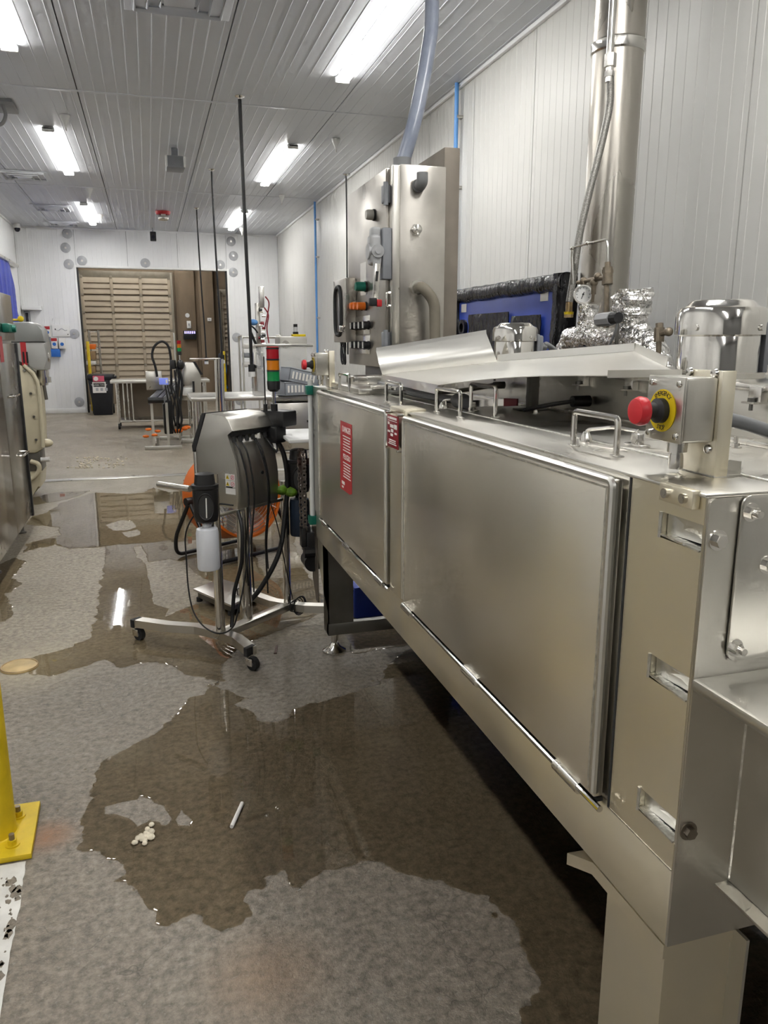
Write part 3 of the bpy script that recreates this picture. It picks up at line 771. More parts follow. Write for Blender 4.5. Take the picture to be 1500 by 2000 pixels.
# top: welded joint strip, handles, toggle latches, stud nuts
part(G().box(.905, .915, YN, YO, 1.306, 1.3095, .001), 'top_joint', 'weld', ov)
def handle(y0, y1, x=.832, h=.072):
    hd = part(G().tube(rounded([(x, y0, 1.306), (x, y0, 1.306+h), (x, y1, 1.306+h), (x, y1, 1.306)], .012), .0062, 10), 'handle', 'steel_polish', ov)
    for yy in (y0, y1): part(G().box(x-.008, x+.008, yy-.016, yy+.010, 1.306, 1.3095, .001), 'handle_pad', 'steel_bright', hd)
handle(1.262, 1.420); handle(2.05, 2.24, .835); handle(2.49, 2.66, .80); handle(3.20, 3.38, .80)
handle(2.02, 2.20, .93, .085)
def latch(x, y, red='red_dark'):
    la = part(G().box(x-.012, x+.012, y-.03, y+.03, 1.306, 1.312, .002).cyl((x-.010, y, 1.322), (x+.010, y, 1.322), .010, n=14).box(x-.009, x+.009, y-.012, y+.012, 1.31, 1.334, .003), 'latch', 'steel_bright', ov)
    arm = [(x, y, 1.326), (x+.03, y-.05, 1.334), (x+.062, y-.105, 1.338)]
    part(G().prism([(x-.004, y+.004, 1.318), (x+.06, y-.10, 1.328), (x+.06, y-.10, 1.348), (x-.004, y+.004, 1.338)], (.004, .002, 0)), 'lever', 'steel_bright', la)
    part(G().prism([(x+.0585, y-.0985, 1.326), (x+.083, y-.139, 1.330), (x+.083, y-.139, 1.351), (x+.0585, y-.0985, 1.350)], (.008, .004, 0), .002), 'grip', red, la, label='dark red rubber grip')
    part(G().tube(rounded([(x-.06, y+.10, 1.312), (x-.06, y+.10, 1.332), (x-.03, y+.05, 1.342), (x, y, 1.338)], .01), .004, 8), 'hook_wire', 'steel_polish', la)
    part(G().lathe([(.014, 0), (.014, .006), (.006, .022)], (x-.06, y+.10, 1.306), (0, 0, 1), 12), 'keeper', 'steel_bright', la)
latch(.955, 1.375); latch(.955, 2.245); latch(.93, 3.02)
for x_, y_ in ((1.135, 1.30), (1.10, 2.10), (.90, 2.33), (1.0, 2.9)):
    part(G().hexbolt((x_, y_, 1.306), (0, 0, 1), .008, .008).cyl((x_, y_, 1.31), (x_, y_, 1.33), .004, n=8), 'stud_nut', 'steel_bright', ov)
# raised hood in the middle of the top
hd = part(G().box(1.215, 1.78, .62, 3.25, 1.300, 1.418, .003), 'hood', 'steel', ov)
part(G().box(1.185, 1.81, .60, 3.27, 1.306, 1.318, .003), 'hood_flange', 'steel_bright', hd)
part(G().box(1.205, 1.79, .61, 3.26, 1.418, 1.430, .003), 'hood_rim', 'steel_bright', hd)
for yy in (1.33, 1.78, 2.02, 2.60):
    c_ = part(G().box(1.196, 1.215, yy-.018, yy+.018, 1.395, 1.428, .002).box(1.180, 1.215, yy-.018, yy+.018, 1.392, 1.396), 'hood_clip', 'steel_bright', hd)
    part(G().cyl((1.19, yy, 1.378), (1.19, yy, 1.402), .004, n=8).cyl((1.19, yy, 1.396), (1.19, yy, 1.404), .008, n=6), 'clip_screw', 'steel_dark', c_)
part(G().box(1.13, 1.16, 2.20, 2.23, 1.306, 1.42, .002).box(1.09, 1.20, 2.19, 2.24, 1.306, 1.312, .002), 'hood_strut', 'steel_dark', ov)
part(G().cyl((1.205, 1.98, 1.350), (1.15, 1.98, 1.350), .016, n=14).tube(spline([(1.15, 1.98, 1.350), (1.10, 2.02, 1.338), (1.06, 2.10, 1.318)]), .006, 8), 'sensor', 'black_plastic', ov)
part(G().cyl((1.205, 2.55, 1.365), (1.165, 2.55, 1.365), .013, n=14).tube(spline([(1.165, 2.55, 1.365), (1.08, 2.62, 1.345), (.98, 2.72, 1.33), (.90, 2.95, 1.322)]), .008, 8), 'cable_gland', 'steel_dark', ov)
# flexible conduits lying on the top at the far end
part(G().tube(spline([(.93, 2.30, 1.335), (.93, 2.55, 1.330), (.94, 2.80, 1.328), (.97, 3.2, 1.33), (1.0, 3.6, 1.33)]), .013, 10), 'conduit', 'grey_conduit', ov)
part(G().lathe([(.020, 0), (.024, .02), (.024, .07), (.018, .09)], (.925, 2.22, 1.335), (0, 1, 0), 14), 'conduit_fitting', 'grey_conduit', ov)
part(G().box(.80, .98, 3.05, 3.55, 1.306, 1.330, .004), 'access_plate', 'steel', ov)
part(G().box(.86, 1.02, 3.35, 3.50, 1.33, 1.365, .004), 'junction_block', 'steel_bright', ov)
# far end: outside pipe with green clips, drive chain, white outfeed plate
pp = part(G().cyl((.738, 3.735, .615), (.738, 3.735, 1.335), .013, n=14), 'water_pipe', 'pvc_white', ov, label='pale plastic pipe with green clips')
for z_ in (1.285, .640): part(G().box(.716, .760, 3.712, 3.758, z_-.022, z_+.022, .004), 'pipe_clip', 'green_plastic', pp)
part(G().box(.735, 1.3, YO+.03, YO+.06, .60, 1.30, .004), 'end_plate', 'pale_steel', ov)
# drive chain in the plane x = const
sx = .712; S1 = V((sx, 3.87, .915)); S2 = V((sx, 3.85, .50)); r1, r2 = .066, .040
for nm, S, r_ in (('sprocket', S1, r1), ('sprocket', S2, r2)):
    g = G(); nt_ = 18; pr = []
    for i in range(nt_*2):
        a = math.pi*i/nt_; rr_ = r_*(1.0 if i % 2 else .88); pr.append((S.x-.006, S.y+rr_*math.cos(a), S.z+rr_*math.sin(a)))
    g.prism(pr, (.012, 0, 0)); g.cyl((S.x-.02, S.y, S.z), (S.x+.09, S.y, S.z), .018, n=12)
    part(g, 'sprocket', 'sprocket', ov)
path = []
for i in range(13): a = R(180*i/12); path.append((S1.y+r1*math.cos(a), S1.z+r1*math.sin(a)))
for i in range(1, 24): t = i/24; path.append((S1.y-r1+(S2.y-r2-S1.y+r1)*t, S1.z+(S2.z-S1.z)*t))
for i in range(8): a = R(180+180*i/7); path.append((S2.y+r2*math.cos(a), S2.z+r2*math.sin(a)))
for i in range(1, 24): t = i/24; path.append((S2.y+r2+(S1.y+r1-S2.y-r2)*t, S2.z+(S1.z-S2.z)*t))
ch = bpy.data.objects.new('drive_chain', None); col.objects.link(ch); ch.parent = ov; OFF[ch] = OFF[ov]
ch['label'] = 'dark roller chain'
for i in range(len(path)):
    a, b = path[i], path[(i+1) % len(path)]
    g = G()
    for dx in (-.009, .007) if i % 2 else (-.006, .004):
        g.tube([(sx+dx, a[0], a[1]), (sx+dx, b[0], b[1])], .0045, 5)
    g.cyl((sx-.010, a[0], a[1]), (sx+.010, a[0], a[1]), .0045, n=6)
    part(g, 'chain_link', 'chain', ch)
part(G().box(.715, .79, 3.79, 3.93, .44, .56, .01).cyl((.745, 3.79, .395), (.745, 3.90, .395), .045, n=16).box(.69, .715, 3.80, 3.86, .48, .58, .004).cyl((.70, 3.80, .455), (.76, 3.80, .455), .03, n=10), 'gear_motor', 'black_plastic', ov)
part(G().prism([(.755, 3.73, .60), (.755, 3.86, .60), (.755, 3.86, .30), (.755, 3.78, .20), (.755, 3.73, .20)], (.006, 0, 0)), 'motor_bracket', 'steel_rust', ov)
part(G().box(.64, 1.15, 3.80, 4.28, 1.020, 1.038, .004), 'outfeed_plate', 'white_plastic', ov)
part(G().box(.74, .77, 3.78, 3.81, .72, 1.02, .003), 'plate_support', 'steel', ov)

# ---------------------------------------------------------------- bent sheet metal lid lying across the top
A, C_, D_2, E_, F_, B_ = V((.835, 2.23, 1.398)), V((1.03, 1.62, 1.440)), V((1.235, 1.62, 1.440)), V((1.52, 2.24, 1.486)), V((1.30, 2.82, 1.440)), V((.885, 3.0, 1.392))
A.z = 1.388; B_.z = 1.388
lid = root('sheet_metal_lid', 'loose bent sheet metal lid lying tilted across the oven top', 'lid', (1.15, 2.3, 1.39))
N1, N2 = 14, 12
def near_side(t):
    return (A*(1-t)**2+V((.93, 1.90, 1.405))*2*t*(1-t)+C_*t*t) if True else None
def far_side(t):
    return B_*(1-t)+F_*t if t < 1 else F_
def lid_pt(u, v):
    # u: from the low lip end to the raised end, v: near side to far side
    pn = A.lerp(C_, u) + V((0, 0, .010*math.sin(math.pi*u))); pf = B_.lerp(F_, u)
    p = pn.lerp(pf, v); p.z -= .012*math.sin(math.pi*u)*math.sin(math.pi*v); return p
def lid_pt2(u, v):
    pn = C_.lerp(D_2, u); pf = F_.lerp(E_, u)
    p = pn.lerp(pf, v); return p
g = G(); g.grid(lid_pt, N1, N2); g.grid(lid_pt2, 8, N2)
bmesh.ops.remove_doubles(g.bm, verts=g.bm.verts, dist=1e-5)
bmesh.ops.recalc_face_normals(g.bm, faces=g.bm.faces)
bmesh.ops.solidify(g.bm, geom=list(g.bm.faces), thickness=.002)
part(g, 'sheet', 'sheet', lid, 50)
def strip_(p, q, up, th, name, m='sheet', n=6):
    p, q, up = V(p), V(q), V(up); d = (q-p).normalized(); nn = d.cross(up).normalized()*th
    g = G(); g.prism([p, q, q+up, p+up], nn); part(g, name, m, lid)
# raised flap on the far side of the low end
H0, H1 = atY(735, 687, 3.040), atY(950, 652, 2.870)
def flap(u, v):
    b = B_.lerp(F_, u); t = H0.lerp(H1, u); p = b.lerp(t, v); out = math.sin(v*math.pi)*.018
    return p+V((.3, .9, 0)).normalized()*out*-1.0 + V((0, 0, -.004*math.sin(math.pi*v)))
g = G(); g.grid(flap, 10, 6); bmesh.ops.recalc_face_normals(g.bm, faces=g.bm.faces); bmesh.ops.solidify(g.bm, geom=list(g.bm.faces), thickness=.002)
part(g, 'flap', 'sheet', lid, 50)
strip_(H0, H1, V((.004, .012, .014)), .002, 'flap_edge')
strip_(A, B_, (-.004, 0, -.028), .002, 'end_lip')
strip_(F_+V((0, 0, 0)), E_, (.002, .004, .026), .002, 'rim')
strip_(E_, D_2+(E_-D_2)*.25, (.004, 0, .025), .002, 'rim')
strip_(C_+V((0, 0, -.006)), D_2+V((0, 0, -.006)), (0, -.001, .018), .002, 'rim')

# ---------------------------------------------------------------- drive motors standing on the hood
def motor(x, y, label, scale=1.0, conduit=True, run=.42):
    t = root('electric_motor', label, 'motor', (x, y, 1.43), group='stainless motors on the oven hood')
    z = 1.43; s = scale
    part(G().lathe([(.094*s, 0), (.094*s, .104*s), (.093*s, .106*s)], (x, y, z), n=40), 'can', 'steel_polish', t)
    part(G().lathe([(.1035*s, .100*s), (.1035*s, .150*s), (.098*s, .162*s), (.082*s, .168*s), (.072*s, .178*s), (.066*s, .181*s), (0, .182*s)], (x, y, z), n=40), 'fan_cover', 'steel_polish', t)
    for a in (200, 290, 20, 110):
        p = V((x+.103*s*math.cos(R(a)), y+.103*s*math.sin(R(a)), z+.116*s)); d = V((math.cos(R(a)), math.sin(R(a)), 0))
        part(G().cyl(p, p+d*.006, .0075*s, n=12), 'cover_screw', 'steel_bright', t)
    part(G().lathe([(.11*s, -.004), (.11*s, .012)], (x, y, z), n=32), 'mount_flange', 'steel', t)
    tb = part(G().box(x+.092*s, x+.125*s, y-.05*s, y-.005*s, z+.028*s, z+.125*s, .008).box(x+.085*s, x+.10*s, y-.06*s, y+.0*s, z+.01, z+.13*s, .004), 'terminal_box', 'grey_plastic', t)
    if conduit:
        part(G().cyl((x+.11*s, y-.03*s, z+.075*s), (x+.145*s, y-.03*s, z+.075*s), .018*s, n=16), 'conduit_hub', 'grey_conduit', tb)
        part(G().tube(spline([(x+.14*s, y-.03*s, z+.075*s), (x+.6*run, y-.03, z+.073), (x+run, y+.02, z+.06-(.42-run)*.15), (x+run+.1, y+.10, z-.05), (x+run+.11, y+.12, z-.125)]), .0125*s, 12), 'conduit', 'grey_conduit', t)
motor(1.388, 1.685, 'large polished stainless motor beside the emergency stop box', 1.04)
motor(1.44, 2.96, 'polished stainless motor half hidden behind the bent sheet lid', .88, True, .22)

# ---------------------------------------------------------------- emergency stop stations
def estop(x, y, label, z=1.306):
    t = root('emergency_stop', label, 'emergency stop', (x, y, z), group='emergency stop stations on the oven')
    # post: folded plate with base flange
    part(G().box(x+.018, x+.022, y-.045, y+.040, z, z+.168, .001).box(x+.018, x+.044, y-.047, y-.043, z, z+.168, .0015), 'post', 'steel_tint', t)
    part(G().box(x+.018, x+.072, y-.047, y+.04, z, z+.004, .001).prism([(x+.020, y-.046, z), (x+.070, y-.046, z), (x+.070, y-.046, z+.024), (x+.046, y-.046, z+.028)], (0, .003, 0)), 'post_foot', 'steel', t)
    b = part(G().box(x-.042, x+.017, y-.040, y+.050, z+.056, z+.158, .004, 3), 'box', 'steel', t)
    part(G().box(x-.046, x-.041, y-.041, y+.051, z+.055, z+.159, .002), 'box_lid', 'steel', b)
    for dy, dz in ((-.030, .066), (.040, .066), (-.030, .148), (.040, .148)):
        part(G().lathe([(.0055, 0), (.0050, .003), (0, .004)], (x-.046, y+dy, z+dz), (-1, 0, 0), 12), 'lid_screw', 'steel_polish', b)
    for dy, dz in ((-.030, .164), (.030, .164), (-.030, .044)):
        part(G().lathe([(.0075, 0), (.0065, .004), (0, .006)], (x+.017, y+dy, z+dz), (-1, 0, 0), 12), 'post_bolt', 'steel_polish', t)
    cy, cz = y+.008, z+.104
    ring = part(G().lathe([(.034, 0), (.034, .0015)], (x-.046, cy, cz), (-1, 0, 0), 32), 'legend_ring', 'yellow', b, label='yellow ring lettered EMERGENCY STOP')
    def arc(txt, a0, step, flip):
        for i, c_ in enumerate(txt):
            a = R(a0+step*i); rr_ = .0275
            rad = V((0, -math.cos(a), math.sin(a))); tang = V((0, -math.sin(a)*-1, math.cos(a)))
            up = rad if not flip else -rad
            right = V((0, -up.z, up.y))
            lettering(c_, 'lettering', 'print_black', ring, V((x-.0478, cy, cz))+rad*rr_, right, up, .0105, .0001)
    arc('EMERGENCY', 130, -10, False)
    arc('STOP', 254, 11, True)
    nk = part(G().lathe([(.020, 0), (.020, .010), (.0135, .016), (.0125, .030), (.015, .036)], (x-.0475, cy, cz), (-1, 0, 0), 24), 'collar', 'rubber', t)
    part(G().lathe([(.014, .030), (.0225, .034), (.0235, .042), (.020, .050), (.015, .052), (0, .050)], (x-.0475, cy, cz), (-1, 0, 0), 28), 'push_button', 'red_button', t)
    part(G().cyl((x-.012, y+.01, z+.056), (x-.012, y+.01, z+.036), .0165, n=20).cyl((x-.012, y+.01, z+.036), (x-.012, y+.01, z+.030), .010, n=14).lathe([(.0115, 0), (.0125, .004), (.011, .024)], (x-.012, y+.01, z+.008), n=16), 'cable_gland', 'steel_bright', t)
    return t
estop(.832, 1.062, 'red emergency stop button on a steel box at the near end of the oven')
es2 = estop(.775, 3.60, 'distant red emergency stop button on a box at the far end of the oven')
# flexible conduit from the near stop box
single(G().tube(spline([(.862, 1.075, 1.392), (.885, 1.07, 1.394), (.93, 1.06, 1.388), (1.02, 1.06, 1.36), (1.12, 1.12, 1.325)]), .0115, 12), 'flexible_conduit', 'grey_conduit', 'grey flexible conduit leaving the near emergency stop post', 'conduit')
# ================================================================ control cabinet
CX, CY = 1.118, 3.60
cb = root('control_cabinet', 'tall stainless steel control cabinet with buttons and disconnect lever', 'cabinet', (1.24, 4.0, 1.38))
part(G().box(CX+.03, 1.372, CY, 4.40, 1.385, 2.305, .004), 'body', 'cabinet_steel', cb)
part(G().box(CX+.010, CX+.030, CY+.045, 4.38, 1.40, 2.29, .003), 'door_gasket', 'gasket', cb)
dr = part(G().box(CX-.022, CX+.010, CY+.06, 4.39, 1.390, 2.296, .005), 'door', 'cabinet_steel', cb)
part(G().box(CX-.006, CX+.034, CY+.004, CY+.055, 1.39, 2.30, .003), 'door_channel', 'steel', cb)
for z_ in (2.18, 1.52): part(G().box(CX-.04, CX-.004, CY+.03, CY+.075, z_-.04, z_+.04, .006).cyl((CX-.03, CY+.03, z_-.05), (CX-.03, CY+.03, z_+.05), .012, n=12), 'clamp', 'grey_plastic', cb)
part(G().tube(rounded([(CX-.012, CY+.01, 1.74), (CX-.03, CY+.01, 1.74), (CX-.03, CY+.01, 1.68), (CX-.012, CY+.01, 1.68)], .01), .006, 8), 'hasp', 'steel_bright', cb)
# disconnect switch with lever
ds = part(G().box(CX-.05, CX-.005, CY+.010, CY+.075, 1.80, 2.03, .006), 'disconnect_mount', 'grey_plastic', cb)
sw = part(G().box(CX-.105, CX-.05, CY+.02, CY+.095, 1.865, 2.0, .016, 3).box(CX-.098, CX-.048, CY+.03, CY+.085, 1.98, 2.035, .014, 3).cyl((CX-.112, CY+.055, 1.925), (CX-.10, CY+.055, 1.925), .034, n=20).cyl((CX-.074, CY+.006, 1.925), (CX-.074, CY+.022, 1.925), .030, n=20).cyl((CX-.074, CY+.000, 1.925), (CX-.074, CY+.008, 1.925), .014, n=12).prism([(CX-.100, CY+.014, 1.93), (CX-.05, CY+.014, 1.93), (CX-.06, CY+.014, 1.85), (CX-.094, CY+.014, 1.85)], (0, .01, 0), .002), 'disconnect_switch', 'pale_grey', cb, label='grey cast disconnect switch')
part(G().prism([(CX-.090, CY+.012, 1.87), (CX-.060, CY+.012, 1.87), (CX-.072, CY+.012, 1.70), (CX-.098, CY+.012, 1.70)], (0, .012, 0), .002), 'lever', 'steel_bright', sw)
part(G().prism([(CX-.084, CY+.0105, 1.835), (CX-.070, CY+.0105, 1.835), (CX-.075, CY+.0105, 1.79), (CX-.086, CY+.0105, 1.79)], (0, .001, 0)), 'lever_slot', 'gasket', sw)
part(G().box(CX-.115, CX-.08, CY+.004, CY+.03, 1.678, 1.715, .004), 'lever_tip', 'black_plastic', sw)
part(G().box(CX-.08, CX-.055, CY+.004, CY+.03, 1.675, 1.708, .004), 'lever_mark', 'red', sw)
# door fittings
xd = CX-.022
def knob(y, z, r, d, m, label=None, base='black_plastic'):
    k_ = part(G().lathe([(r*1.15, 0), (r*1.15, .010)], (xd, y, z), (-1, 0, 0), 18), 'button_bezel', base, dr)
    part(G().lathe([(r, .010), (r, d*.8), (r*.85, d), (0, d)], (xd, y, z), (-1, 0, 0), 18), 'button', m, k_, label=label)
def dz(px, py): return atX(px, py, xd)
p = dz(732, 420); knob(p.y, p.z, .024, .045, 'beige_box')
p = dz(716, 560); knob(p.y, p.z, .024, .060, 'green_plastic', 'green push button')
for px in (701, 708, 716): p = dz(px, 598); knob(p.y, p.z, .020, .05, 'orange', 'orange indicator')
p = dz(694, 600); knob(p.y, p.z, .018, .04, 'blue_sheet')
for row, pys in ((635, 4), (672, 4)):
    p0, p1 = dz(697, row), dz(722, row)
    part(G().box(xd-.004, xd, p1.y-.015, p0.y+.015, p0.z-.05, p0.z+.045, .001), 'legend_plate', 'steel_bright', dr)
    for i in range(4):
        yy = p0.y+(p1.y-p0.y)*i/3; knob(yy, p0.z-.005, .020, .035, 'black_plastic')
        part(G().box(xd-.040, xd-.035, yy-.005, yy+.005, p0.z-.02, p0.z+.012), 'selector_mark', 'print_white', dr)
p0 = dz(704, 515); p1 = dz(716, 575)
part(G().box(xd-.001, xd, p1.y, p0.y, p1.z, p0.z), 'paper_label', 'print_white', dr)
# side pod with gasketed window
pod = part(G().box(1.035, xd, 4.22, 4.50, 1.510, 1.850, .004), 'instrument_pod', 'cabinet_steel', cb)
g = G(); lp = []
for i in range(24):
    a = 2*math.pi*i/24; yy = math.copysign(abs(math.cos(a))**.6, math.cos(a))*.075; zz_ = math.copysign(abs(math.sin(a))**.6, math.sin(a))*.13
    lp.append((1.032, 4.37+yy, 1.68+zz_))
g.tube(lp, .012, 8, True); part(g, 'window_gasket', 'rubber', pod)
part(G().cyl((1.035, 4.23, 1.585), (1.01, 4.23, 1.585), .014, n=12).box(1.0, 1.03, 4.20, 4.24, 1.565, 1.60, .004), 'pod_latch', 'steel_polish', pod)
part(G().tube(spline([V((1.06, 4.40, 1.51))+V((.0, .05*math.cos(a*.8)-.02, -.06+.06*math.cos(a))) for a in [i*.5 for i in range(28)]], 3), .006, 8), 'cable_loop', 'cable', pod)
# fittings on the face towards the viewer
yf = CY-.001
part(G().lathe([(.030, 0), (.030, .018)], (1.235, yf, 2.215), (0, -1, 0), 20).tube(rounded([(1.235, yf-.01, 2.215), (1.235, yf-.055, 2.215), (1.235, yf-.055, 2.262)], .03, 6), .026, 16), 'conduit_elbow', 'grey_conduit', cb)
part(G().cyl((1.225, yf, 2.022), (1.225, yf-.012, 2.022), .028, n=6).lathe([(.021, .012), (.021, .030), (.012, .036), (0, .037)], (1.225, yf, 2.022), (0, -1, 0), 18), 'plug', 'steel_bright', cb)
hs = part(G().tube(rounded([(1.232, yf-.02, 1.762), (1.232, yf-.085, 1.762), (1.29, yf-.09, 1.70), (1.30, yf-.085, 1.36)], .07, 8), .026, 14), 'liquid_tight_hose', 'hose_tan', cb)
part(G().cyl((1.228, yf, 1.764), (1.228, yf-.035, 1.764), .036, n=8), 'hose_nut', 'steel_bright', cb)
part(G().box(CX+.05, 1.35, 3.84, 4.3, 1.31, 1.385, .004), 'pedestal', 'steel_dark', cb)
# post behind the cabinet
single(G().box(1.377, 1.455, 3.64, 4.42, 0.02, 2.40, .004), 'support_column', 'dull_steel', 'tall dull steel column plate standing right behind the control cabinet', 'column')
# hose from the cabinet roof up through the ceiling
hz = root('cable_hose', 'thick translucent blue-grey hose rising from the cabinet to the ceiling', 'hose', (1.20, 3.75, 2.305))
hp = [(1.195, 3.72, 2.33)]+[tuple(atY(u, v, 3.72+.05*i)) for i, (u, v) in enumerate(((806, 250), (822, 180), (836, 100), (843, 40), (842, -60)))]
top = hp[-1]; hp += [(top[0]-.02, top[1]+.05, ZC-.001)]
part(G().tube(spline(hp), .034, 16), 'hose', 'hose_blue', hz)
part(G().cyl((1.195, 3.72, 2.305), (1.195, 3.72, 2.355), .043, n=12), 'gland', 'grey_conduit', hz)

# ================================================================ exhaust flue
FX, FY, FR = 2.50, 4.02, .134
fl = root('exhaust_flue', 'wide vertical stainless exhaust flue against the white wall', 'flue', (FX, FY, 1.0))
for a, b in ((.60, 1.98), (1.98, 3.10), (3.10, ZC-.001)):
    part(G().cyl((FX, FY, a), (FX, FY, b), FR, n=40), 'flue_section', 'steel_flue', fl)
zb_ = atY(1200, 95, FY).z
part(G().lathe([(FR+.002, -.03), (FR+.010, -.022), (FR+.006, 0), (FR+.010, .022), (FR+.002, .03)], (FX, FY, zb_), n=40), 'flue_band', 'steel_bright', fl)
part(G().box(FX-.10, FX+.10, FY-.10, FY+.10, 0, .6, .01), 'flue_base', 'steel_dark', fl)
# braided steam hose with its drop pipe
sh = root('braided_hose', 'grey braided flexible hose hanging in front of the flue', 'hose', (2.2, 3.75, 1.55))
yh = 3.80
p_top = atY(1196, 20, yh); p_n = atY(1192, 118, yh)
part(G().tube([(p_top.x, yh, ZC-.001), (p_top.x, yh, p_n.z+.02)], .018, 12).tube([(p_top.x+.03, yh+.03, ZC-.001), (p_top.x+.03, yh+.03, p_n.z+.02)], .010, 10), 'drop_pipe', 'steel_bright', sh)
part(G().cyl((p_n.x, yh, p_n.z+.03), (p_n.x, yh, p_n.z-.03), .030, n=6).cyl((p_n.x, yh, p_n.z-.03), (p_n.x, yh, p_n.z-.10), .019, n=14).cyl((p_n.x, yh, p_n.z-.05), (p_n.x, yh, p_n.z-.075), .025, n=6), 'union', 'steel_bright', sh)
hp = [atY(u, v, yh) for u, v in ((1192, 150), (1191, 200), (1182, 250), (1165, 320), (1145, 400), (1130, 470), (1120, 540), (1112, 590))]
part(G().tube(spline(hp), .019, 14), 'hose', 'braid', sh)
e_ = hp[-1]
part(G().cyl(e_, e_+V((0, 0, -.05)), .018, n=12).cyl(e_+V((0, 0, -.05)), e_+V((0, 0, -.08)), .024, n=6), 'end_fitting', 'brass', sh)
part(G().cyl(e_+V((0, 0, -.05)), e_+V((0, 0, -.064)), .0255, n=12), 'yellow_tag', 'yellow', sh)

# ---------------------------------------------------------------- steam header wrapped in foil
def foil_tube(pts, r, name, parent, n=28, seed=0, amp=.16):
    pts = spline(pts, 10); g = G()
    m = len(pts); rings = []; px = None
    for i, p in enumerate(pts):
        a = pts[max(0, i-1)]; b = pts[min(m-1, i+1)]; d = (b-a).normalized()
        if px is None: px, _ = frame(d)
        px = (px-d*px.dot(d)).normalized(); py = d.cross(px); ring = []
        ro = r[i*(len(r)-1)//(m-1)] if isinstance(r, list) else r
        for k in range(n):
            an = 2*math.pi*k/n; o = px*math.cos(an)+py*math.sin(an); q = p+o*ro
            w = 1+amp*noise.noise(q*22+V((seed, 0, 0)))+amp*.7*noise.noise(q*60+V((0, seed, 0)))
            ring.append(g.bm.verts.new(p+o*ro*w))
        rings.append(ring)
    for A, B in zip(rings, rings[1:]):
        for k in range(n):
            j = (k+1) % n; g.bm.faces.new((A[k], A[j], B[j], B[k]))
    g.bm.faces.new(rings[0][::-1]); g.bm.faces.new(rings[-1])
    return part(g, name, 'foil', parent, 14)
ft = root('steam_header', 'silver foil wrapped steam pipes behind the oven', 'pipe', (2.2, 3.5, 1.0))
fx = 2.22
P = lambda u, v: atX(u, v, fx)
a_, b_ = P(1112, 655), P(1245, 680)
foil_tube([(fx, a_.y+.02, 1.44), (fx, a_.y, 1.50), (fx, a_.y-.06, 1.535), (fx, (a_.y+b_.y)/2, 1.525), (fx, b_.y, 1.515)], .058, 'foil_run', ft, seed=1)
q0 = P(1148, 640); foil_tube([q0+V((0, 0, -.03)), q0+V((0, 0, .03)), q0+V((0, 0, .12))], [.055, .05, .036], 'foil_branch', ft, seed=3)
q1 = P(1232, 640)
foil_tube([q1+V((0, 0, -.10)), q1+V((0, 0, .0)), q1+V((.0, -.01, .10))], [.06, .07, .075], 'foil_riser', ft, seed=5)
foil_tube([q1+V((0, 0, .02)), q1+V((-.005, -.01, .07)), q1+V((-.005, -.015, .125)), q1+V((0, -.015, .165)), q1+V((0, -.015, .175))], [.072, .086, .090, .082, .05], 'foil_head', ft, seed=8, n=32, amp=.2)
q2 = P(1290, 690)
foil_tube([q1+V((0, 0, -.02)), q1+V((.0, -.10, -.06)), q2+V((0, .02, -.03)), q2+V((0, -.08, -.16))], [.07, .068, .06, .05], 'foil_bend', ft, seed=11)
part(G().box(fx-.10, fx+.10, 3.2, 3.7, 0, 1.44, .02), 'header_stand', 'steel_dark', ft)
# gauge and copper pipework
gp = root('pressure_gauge', 'round pressure gauge on brown pipe fittings in front of the flue', 'gauge', (2.15, 3.6, 1.55))
gx = 2.15; Q = lambda u, v: atX(u, v, gx)
c_ = Q(1140, 575); gd = (V((-.62, -.78, 0))).normalized()
part(G().lathe([(.047, -.018), (.050, -.014), (.050, .018), (.047, .022), (.040, .022), (.040, .014), (0, .014)], c_, gd, 32), 'case', 'steel_polish', gp)
dl = part(G().lathe([(.0395, .0145), (0, .0150)], c_, gd, 32), 'dial', 'dial', gp)
sd = V((0, 0, 1)).cross(gd).normalized()
for i in range(9):
    a = R(-120+30*i); d = sd*math.sin(a)+V((0, 0, 1))*math.cos(a); p = c_+gd*.0155
    part(G().tube([p+d*.029, p+d*.035], .0012, 4), 'tick', 'print_black', dl)
p = c_+gd*.0165; d = (sd*-.35+V((0, 0, -1))).normalized()
part(G().tube([p-d*-.024, p+d*-.012], .0018, 5).cyl(p-gd*.001, p+gd*.002, .005, n=10), 'needle', 'print_black', gp)
# fittings
tee = Q(1157, 548)
g = G(); g.tube([Q(1128, 552), Q(1150, 548)], .010, 10).tube([Q(1150, 548), Q(1190, 541)], .012, 10)
for u, v in ((1140, 549), (1160, 552), (1168, 540)): g.ball(Q(u, v), .020, u=12, v=8)
g.cyl(Q(1141, 550), Q(1141, 566), .008, n=8); g.cyl(Q(1160, 552), Q(1159, 575), .013, n=8); g.tube([Q(1159, 570), Q(1157, 590)], .008, 8)
part(g, 'pipe_fittings', 'tan_fitting', gp)
g = G(); g.cyl(Q(1187, 522), Q(1187, 555), .024, n=12).cyl(Q(1187, 526), Q(1187, 534), .027, n=6).cyl(Q(1187, 512), Q(1187, 524), .014, n=10).cyl(Q(1186, 548), Q(1186, 556), .026, n=6)
part(g, 'valve_body', 'tan_fitting', gp)
part(G().tube([Q(1185, 553), Q(1184, 640)], .013, 10), 'riser', 'tan_fitting', gp)
part(G().tube(rounded([Q(1187, 515), Q(1187, 478), Q(1184, 468), Q(1150, 475), Q(1118, 484), Q(1117, 500), Q(1119, 555)], .02), .0062, 8), 'copper_tube', 'steel_bright', gp)
for u, v, w in ((1148, 475, .012), (1118, 485, .012)): part(G().ball(Q(u, v), w, (1.0, 1.5, .9), 12, 8), 'tube_union', 'steel_bright', gp)
